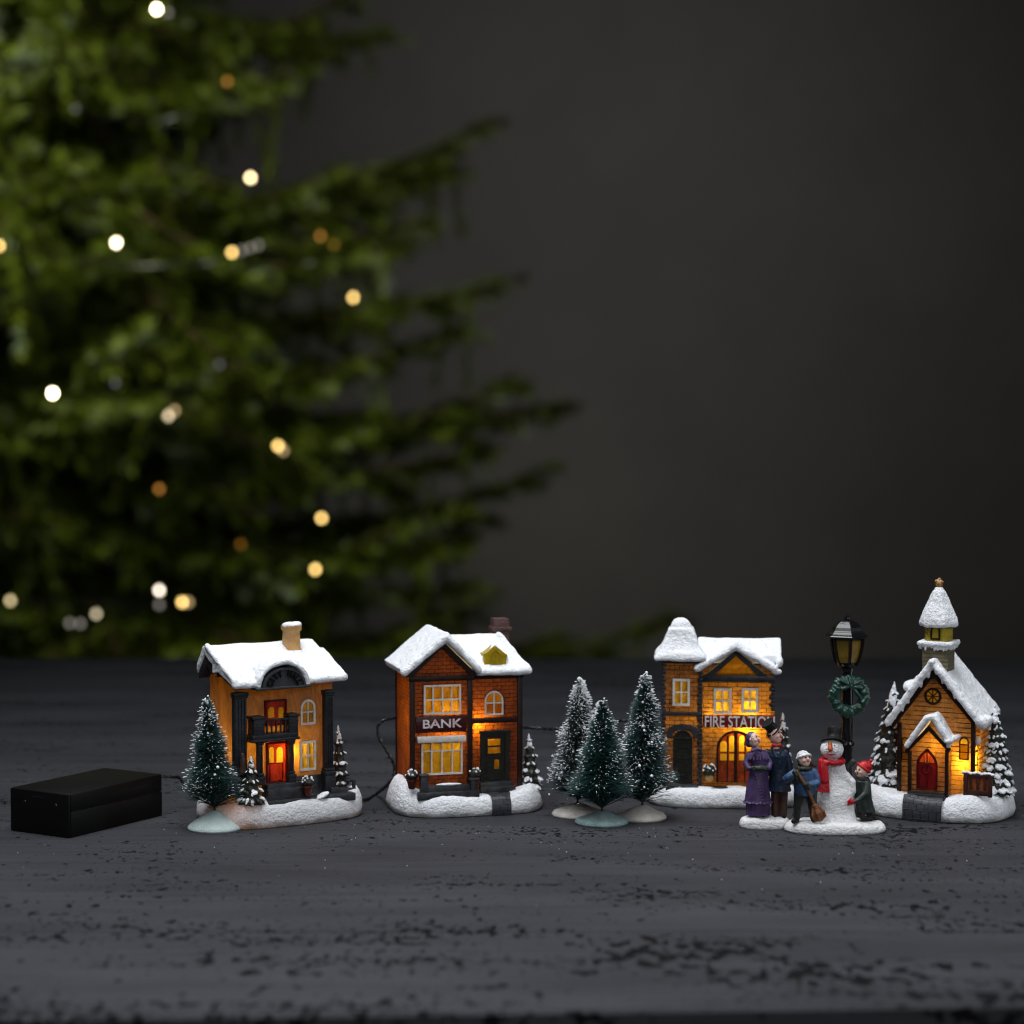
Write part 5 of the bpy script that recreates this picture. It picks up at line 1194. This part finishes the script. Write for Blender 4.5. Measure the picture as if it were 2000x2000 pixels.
c.limb([f(1463, 1475, -.05), f(1457, 1490, -.12), f(1462, 1501, -.35), f(1472, 1501, -.48)], [.15, .17, .14, .1]); c.limb([f(1495, 1474, -.05), f(1504, 1490, -.1), f(1502, 1500, -.35), f(1492, 1501, -.48)], [.15, .17, .14, .1])
for k in range(22): a = 2*pi*k/22; p = f(1480, 1567, 0); c.ell((p.x + .68 * cos(a), p.y + .55 * sin(a), p.z + .03 * (k % 2)), (.09, .09, .06), None, 1)
c.ell(f(1480, 1484, -.2), (.28, .16, .2))
for k in range(9): p = f(1475 + k * 2.0, 1515 + k * 6, -.36 - .02 * k); c.ell(p, .045, None, 1)
c.build('coat', purple, wo, remesh=.026)
c = MB(); stack(c, [(1560, 1458, 1502), (1575, 1458, 1503), (1591, 1458, 1504)], .8, seg=26, flute=.07); c.build('skirt', purple, wo)
c = MB(); 
for a0 in range(12): a = pi + pi * a0 / 11; p = f(1480, 1468, 0); c.limb([p + Vector((.1 * cos(a), .08 * sin(a), .1)), p + Vector((.42 * cos(a), .32 * sin(a), -.12)), p + Vector((.60 * cos(a), .42 * sin(a), -.36 + .03 * (a0 % 2)))], [.07, .08, .05], 6)
c.limb([f(1476, 1462, -.36), f(1470, 1466, -.42)], [.06, .09]); c.limb([f(1478, 1462, -.36), f(1486, 1465, -.42)], [.06, .09]); c.limb([f(1477, 1463, -.38), f(1476, 1476, -.42)], [.06, .05])
c.build('cape', purple, wo, remesh=.024)
c = MB(); a, b = f(1471, 1500, -.55), f(1496, 1500, -.55); c.limb([a, a.lerp(b, .5) + Vector((0, -.05, -.02)), b], [.11, .15, .11], 10); random.seed(1)
for k in range(50): p = a.lerp(b, random.random()); d = Vector((random.gauss(0, .3), random.gauss(-.4, .6), random.gauss(0, 1))).normalized(); c.ell(p + d * .14, .035, None, 1)
c.build('muff', gold2, wo, remesh=.018)
c = MB(); c.limb([f(1477, 1595, -.1), f(1476, 1603, -.26)], [.09, .09]); c.limb([f(1490, 1595, -.1), f(1491, 1603, -.26)], [.09, .09]); c.build('shoes', hatm, wo, remesh=.025)
# man
hc = f(1514, 1436, .12); W = MB(); look = Vector((.75, -.6, .28)); head(W, hc, (.31, .32, .42), look)
W.limb([hc + Vector((0, 0, -.2)), f(1516, 1462, .15)], [.15, .18]); W.limb([f(1517, 1472, .15), f(1520, 1510, .15), f(1521, 1545, .15)], [.24, .2, .12])
W.limb([f(1513, 1545, .15), f(1514, 1600, .1)], [.1, .1]); W.limb([f(1529, 1545, .15), f(1529, 1600, .1)], [.1, .1])
ma = W.build('man', skin, e, remesh=.024); face(ma, hc, (.31, .32, .42), look)
mb = MB(); mb.ell(hc + Vector((-.12, .12, .02)), (.26, .27, .33)); 
for k in range(5): mb.ell(hc + Vector((-.22 + .02 * k, -.02 - .03 * k, .02 - .07 * k)), .07, None, 1)
for k in range(6): mb.ell(hc + Vector((-.1 + .07 * k, -.2, .26 - .01 * k)), .07, None, 1)
mb.build('hair', hairm, ma, remesh=.024)
mb = MB(); T = Matrix.Translation(hc + Vector((-.06, .08, .22))) @ Matrix.Rotation(radians(-42), 4, 'Y') @ Matrix.Rotation(radians(14), 4, 'X')
mb.lathe([(.0, 0), (.38, -.02), (.44, .02), (.42, .05), (.29, .07), (.28, .4), (.33, .55), (.31, .57), (0, .56)], (0, 0, 0), 28); mb.xform(T); mb.build('top_hat', hatm, ma)
c = MB(); rows = [(1462, 1508, 1526), (1466, 1497, 1535), (1475, 1494, 1540), (1500, 1502, 1538), (1512, 1503, 1540), (1530, 1500, 1543), (1545, 1499, 1546)]; stack(c, rows, .72, .15)
c.limb([f(1534, 1470, .12), f(1541, 1490, .08), f(1544, 1512, 0), f(1540, 1530, -.05)], [.18, .17, .15, .13]); c.limb([f(1498, 1470, .2), f(1493, 1492, .25), f(1497, 1512, .2)], [.18, .16, .14])
for k in range(5): p = f(1519 + k * 1.5, 1472 + 9 * k, -.26); c.ell(p, .035, None, 1)
c.limb([f(1508, 1461, -.1), f(1515, 1478, -.24)], [.07, .06]); c.limb([f(1526, 1461, -.1), f(1519, 1478, -.24)], [.07, .06])
c.build('coat', navy, ma, remesh=.026)
c = MB(); stack(c, [(1540, 1505, 1522), (1570, 1506, 1521), (1594, 1506, 1522)], .9, .12); stack(c, [(1540, 1520, 1540), (1570, 1521, 1538), (1594, 1521, 1537)], .9, .12); c.build('trousers', brownt, ma, remesh=.026)
c = MB(); p = f(1517, 1456, -.2)
for s in (-1, 1): c.ell(p + Vector((s * .13, .02, 0)), (.12, .07, .10)); c.ell(p + Vector((s * .2, .03, 0)), (.06, .06, .12))
c.ell(p, .06); c.build('bow_tie', redm, ma, remesh=.02)
c = MB(); c.limb([f(1514, 1598, .05), f(1511, 1602, -.15)], [.12, .1]); c.limb([f(1531, 1598, .05), f(1532, 1602, -.15)], [.12, .1]); c.build('shoes', hatm, ma, remesh=.025)

# ---- snowman group
g = ground(1637, 1632); O = Vector((g.x + .02, g.y + 1.15, 0)); f = Fig(O); pp = PP()
e = figure('snowman_figurine', O, 'painted figurine of a snowman in red scarf between two children, one with broom', 'figurine'); pp.e = e
snow_base(pp, 2.44, 1.18, .46, [(0, .2, 1.2, .12), (-1.5, -.2, .4, .08)], n=2.15, mat=M['snow_small'], seed=9)
cx = lambda py, l, r, dy=0: (f((l + r) / 2, py, dy), (r - l) / 2 / 40)
mb = MB(); rows = [(1484, 1612, 1640), (1492, 1611, 1650), (1505, 1611, 1653), (1520, 1608, 1656), (1535, 1602, 1661), (1548, 1597, 1666), (1565, 1596, 1668), (1585, 1600, 1669), (1600, 1596, 1674), (1608, 1590, 1680)]
stack(mb, rows, .85, .15, 28); hc = f(1625, 1463, .05); mb.ell(hc, (.57, .55, .53), None, 3)
mb.limb([f(1650, 1515, .1), f(1662, 1528, .05), f(1664, 1545, 0)], [.25, .25, .22])
sm = mb.build('snowman', snowm, e, remesh=.04, lump=.03, lsize=.12)
mb = MB(); T = Matrix.Translation(f(1628, 1446, .12)) @ Matrix.Rotation(radians(8), 4, 'Y') @ Matrix.Rotation(radians(-17), 4, 'X')
mb.lathe([(0, .08), (.60, .02), (.68, -.04), (.70, 0), (.60, .10), (.42, .15), (.38, .2), (.38, .4), (.43, .66), (.41, .70), (.36, .68), (0, .66)], (0, 0, 0), 36)
for v in mb.bm.verts: v.co.z -= .22 * v.co.x ** 2
mb.xform(T @ Matrix.Scale(.9, 4))
mb.build('top_hat', hatm, sm)
n0 = f(1622, 1455, -.5); MB().limb([f(1621, 1452, -.40), f(1622, 1459, -.66), f(1622, 1464, -.74)], [.10, .11, .12], 12).build('nose', paint('carrot_paint', (.42, .075, .015), (.22, .04, .01), .35), sm, remesh=.02)
ey = MB()
for px, py in ((1630, 1456), (1638, 1457), (1614, 1455)): ey.ell(f(px, py, -.44 if px < 1636 else -.36), .028, None, 1)
ey.build('eyes', eyeb, sm)
mo = MB(); mo.limb([f(1613, 1470, -.44), f(1618, 1473, -.5), f(1626, 1474, -.5), f(1634, 1472, -.42)], [.018, .03, .03, .02], 6); mo.build('mouth', redm, sm)
mb = MB(); zc = f(1625, 1487, 0); random.seed(9)
mb.tube([(zc.x + .53 * cos(2*pi*k/24), .05 + .52 * sin(2*pi*k/24), zc.z + .03 * sin(k * 2.3)) for k in range(25)], .145, 10)
mb.limb([f(1604, 1487, -.42), f(1605, 1500, -.48), f(1608, 1525, -.52)], [.13, .14, .15], 12); mb.limb([f(1611, 1490, -.44), f(1614, 1510, -.5), f(1615, 1526, -.52)], [.10, .10, .12], 10); mb.limb([f(1602, 1490, -.40), f(1600, 1510, -.44), f(1601, 1526, -.46)], [.09, .09, .10], 10)
for k in range(6): mb.limb([f(1601 + 3.2 * k, 1526, -.52), f(1598 + 4.2 * k, 1545 + (k % 3), -.6)], [.06, .045], 6)
mb.build('scarf', redm, sm, remesh=.02, smooth_it=2)
# boy with broom
hc = f(1571, 1483, -.35); look = Vector((.40, -.8, .22)); W = MB(); head(W, hc, (.31, .31, .37), look)
W.limb([hc + Vector((0, .02, -.2)), f(1571, 1505, -.3)], [.15, .16]); W.limb([f(1571, 1512, -.3), f(1570, 1545, -.3)], [.24, .2])
W.limb([f(1560, 1552, -.3), f(1557, 1600, -.35)], [.1, .1]); W.limb([f(1582, 1552, -.3), f(1588, 1600, -.3)], [.1, .1])
bo = W.build('boy', skin, e, remesh=.024); face(bo, hc, (.31, .31, .37), look, open_mouth=False)
mb = MB(); mb.ell(hc + Vector((-.05, .06, .14)), (.33, .33, .29)); mb.build('knitted_cap', whitek, bo, remesh=.022)
mb = MB(); fl = look.normalized(); sl = fl.cross(Vector((0, 0, 1))).normalized(); ul = sl.cross(fl)
RB = Matrix.Rotation(math.atan2(look.y, look.x), 3, 'Z') @ Matrix.Rotation(-.5, 3, 'Y')
for k in range(30): a = 2*pi*k/30; mb.ell(hc + Vector((-.03, .03, .10)) + RB @ Vector((.33 * cos(a), .33 * sin(a), 0)), .08, None, 1)
mb.build('cap_brim', whitek, bo, remesh=.018, lump=.03, lsize=.06)
mb = MB(); mb.limb([hc + Vector((.2, .12, -.1)), hc + Vector((.36, .15, -.3)), hc + Vector((.55, .15, -.36))], [.12, .1, .06]); mb.limb([hc + Vector((-.22, .1, -.1)), hc + Vector((-.22, .1, -.3))], [.1, .08]); mb.build('hair', paint('brown_hair', (.06, .03, .02), None, .5), bo, remesh=.022)
mb = MB(); cx = lambda py, l, r, dy=0: (f((l + r) / 2, py, dy), (r - l) / 2 / 40)
stack(mb, [(1501, 1558, 1584), (1507, 1550, 1590), (1520, 1550, 1592), (1535, 1550, 1593), (1547, 1551, 1592), (1553, 1552, 1591)], .78, -.3)
mb.limb([f(1551, 1508, -.35), f(1541, 1517, -.45), f(1535, 1522, -.55), f(1541, 1519, -.7), f(1548, 1514, -.8)], [.17, .2, .2, .19, .15]); mb.limb([f(1590, 1507, -.35), f(1597, 1518, -.4), f(1596, 1530, -.5), f(1586, 1533, -.7), f(1580, 1535, -.78)], [.18, .21, .21, .17, .14])
mb.build('jumper', bluem, bo, remesh=.026)
mb = MB(); stack(mb, [(1548, 1550, 1574), (1570, 1550, 1566), (1600, 1549, 1563)], .95, -.3); stack(mb, [(1548, 1568, 1592), (1570, 1577, 1592), (1600, 1582, 1594)], .95, -.3); mb.build('trousers', darkt, bo, remesh=.026)
mb = MB(); mb.limb([f(1556, 1601, -.4), f(1550, 1604, -.62)], [.15, .13]); mb.limb([f(1589, 1600, -.35), f(1590, 1602, -.5)], [.15, .12]); mb.build('shoes', hatm, bo, remesh=.025)
mb = MB(); c = f(1570, 1500, -.35)
mb.tube([(c.x + .3 * cos(2*pi*k/20), c.y + .27 * sin(2*pi*k/20), c.z + .02 * (k % 2)) for k in range(21)], .11, 8); mb.limb([f(1560, 1500, -.6), f(1556, 1520, -.62), f(1557, 1530, -.6)], [.1, .13, .08]); mb.build('scarf', gold2, bo, remesh=.024)
def mitten(mb, c, d, r=.15):
    """closed hand round the handle: four curled fingers and a thumb"""
    d = Vector(d).normalized(); s = d.cross(Vector((0, 1, 0))).normalized(); mb.ell(c, (r * 1.1, r * .9, r * 1.0))
    for k in range(4): o = c + d * (k - 1.5) * r * .5; mb.limb([o + Vector((0, -r * .3, 0)) + s * r * .6, o + Vector((0, -r * 1.0, 0)) + s * r * .1, o + Vector((0, -r * .8, 0)) - s * r * .6], [r * .32, r * .32, r * .28 - .01 * (k == 3)], 6)
    mb.limb([c - s * r * .4 + d * r * .6, c - s * r * .1 + d * r * 1.2 + Vector((0, -r * .6, 0))], [r * .34, r * .28], 6)
ha, hb_ = f(1553, 1510, -.86), f(1577, 1535, -.88); bd = (f(1589, 1573, -.85) - f(1557, 1508, -.85)).normalized()
mb = MB(); mitten(mb, ha, -bd); mb.build('mitten', gold2, bo, remesh=.02); mb = MB(); mitten(mb, hb_, bd); mb.build('mitten', gold2, bo, remesh=.02)
mb = MB(); mb.limb([f(1556, 1506, -.88), f(1577, 1540, -.9), f(1592, 1577, -.85)], [.07, .075, .085], 10)
br = mb.build('broom', brown, e)
mb = MB(); a = f(1590, 1572, -.85); b = f(1604, 1603, -.75); d = (b - a).normalized(); s = d.cross(Vector((0, 1, 0))).normalized(); random.seed(3)
mb.ell(a + d * .05, (.14, .14, .12)); mb.ell(a + d * .16, (.15, .14, .08))
for k in range(15):
    u = (k / 14 * 2 - 1); v = random.uniform(-.12, .12); mb.limb([a + s * u * .08, a + d * .45 + s * u * .30 + Vector((0, v - .05, 0)), b + s * u * .30 - d * abs(u) * .12 + Vector((0, v * .5 - .03, 0))], [.05, .065, .035], 6)
mb.build('brush_head', brown, br, remesh=.018)
# girl kneeling at the snowman
hc = f(1683, 1505, .1); look = Vector((-.75, -.55, .08)); W = MB(); head(W, hc, (.29, .30, .34), look)
W.limb([hc + Vector((.03, .02, -.2)), f(1683, 1522, .15)], [.13, .14]); W.limb([f(1683, 1530, .2), f(1686, 1575, .2)], [.18, .2]); W.limb([f(1680, 1585, .0), f(1695, 1600, .1), f(1716, 1603, .3)], [.12, .1, .07])
gi = W.build('girl', skin, e, remesh=.024); face(gi, hc, (.29, .30, .34), look)
mb = MB(); hp = f(1688, 1498, .16); mb.ell(hp + Vector((.02, 0, .04)), (.34, .33, .28)); mb.ell(hp + Vector((.14, .04, .0)), (.28, .3, .28)); mb.ell(f(1701, 1486, .2), .10)
for k in range(22): a = 2*pi*k/22; mb.ell(hp + Matrix.Rotation(.65, 3, 'Y') @ Vector((.34 * cos(a), .33 * sin(a), -.05)), .085, None, 1)
mb.build('bobble_hat', paint('red_hat_paint', (.52, .012, .015), (.36, .008, .012), .35, nscale=200), gi, remesh=.022)
mb = MB(); mb.ell(hc + Vector((.12, .1, -.14)), (.2, .2, .18)); mb.limb([hc + Vector((.1, -.12, -.12)), hc + Vector((.16, -.14, -.26))], [.08, .06]); mb.build('hair', paint('blond_hair', (.5, .36, .26), None, .5), gi, remesh=.022)
mb = MB(); stack(mb, [(1518, 1675, 1697), (1525, 1666, 1700), (1545, 1667, 1702), (1560, 1671, 1703), (1575, 1672, 1707), (1586, 1674, 1711)], .85, .2)
mb.limb([f(1694, 1531, -.1), f(1690, 1550, -.3), f(1677, 1562, -.45), f(1670, 1566, -.5)], [.17, .18, .14, .11]); mb.limb([f(1668, 1531, .2), f(1659, 1522, .3), f(1655, 1500, .35), f(1666, 1488, .4)], [.15, .15, .14, .16])
for k in range(16): a = 2*pi*k/16; c = f(1685, 1521, .15); mb.ell(c + Vector((.26 * cos(a), .24 * sin(a), .02 * (k % 2))), .08, None, 1)
mb.build('coat', greenc, gi, remesh=.026)
mb = MB(); mb.limb([f(1681, 1588, .0), f(1686, 1598, -.1), f(1700, 1600, .1)], [.22, .16, .14]); mb.limb([f(1696, 1588, .2), f(1706, 1599, .25), f(1718, 1603, .3)], [.2, .15, .11]); mb.build('boots', hatm, gi, remesh=.025)
def glove(mb, c, d, r=.14):
    d = Vector(d).normalized(); s = Vector((0, 0, 1)); mb.ell(c, (r, r * .8, r * 1.05))
    for k in range(4): o = c + s * (k - 1.5) * r * .5; mb.limb([o, o + d * r * (1.1 - .12 * abs(k - 1.4)), o + d * r * 1.5 + Vector((0, -.02, -.05))], [r * .32, r * .3, r * .22], 6)
    mb.limb([c + s * r * .6, c + s * r * 1.2 + d * r * .5], [r * .34, r * .26], 6)
mb = MB(); glove(mb, f(1664, 1566, -.55), (-1, -.1, -.1)); mb.build('mitten', redm, gi, remesh=.02)
mb = MB(); glove(mb, f(1657, 1517, .05), (-.6, -.2, .1), .11); mb.build('mitten', redm, gi, remesh=.02)
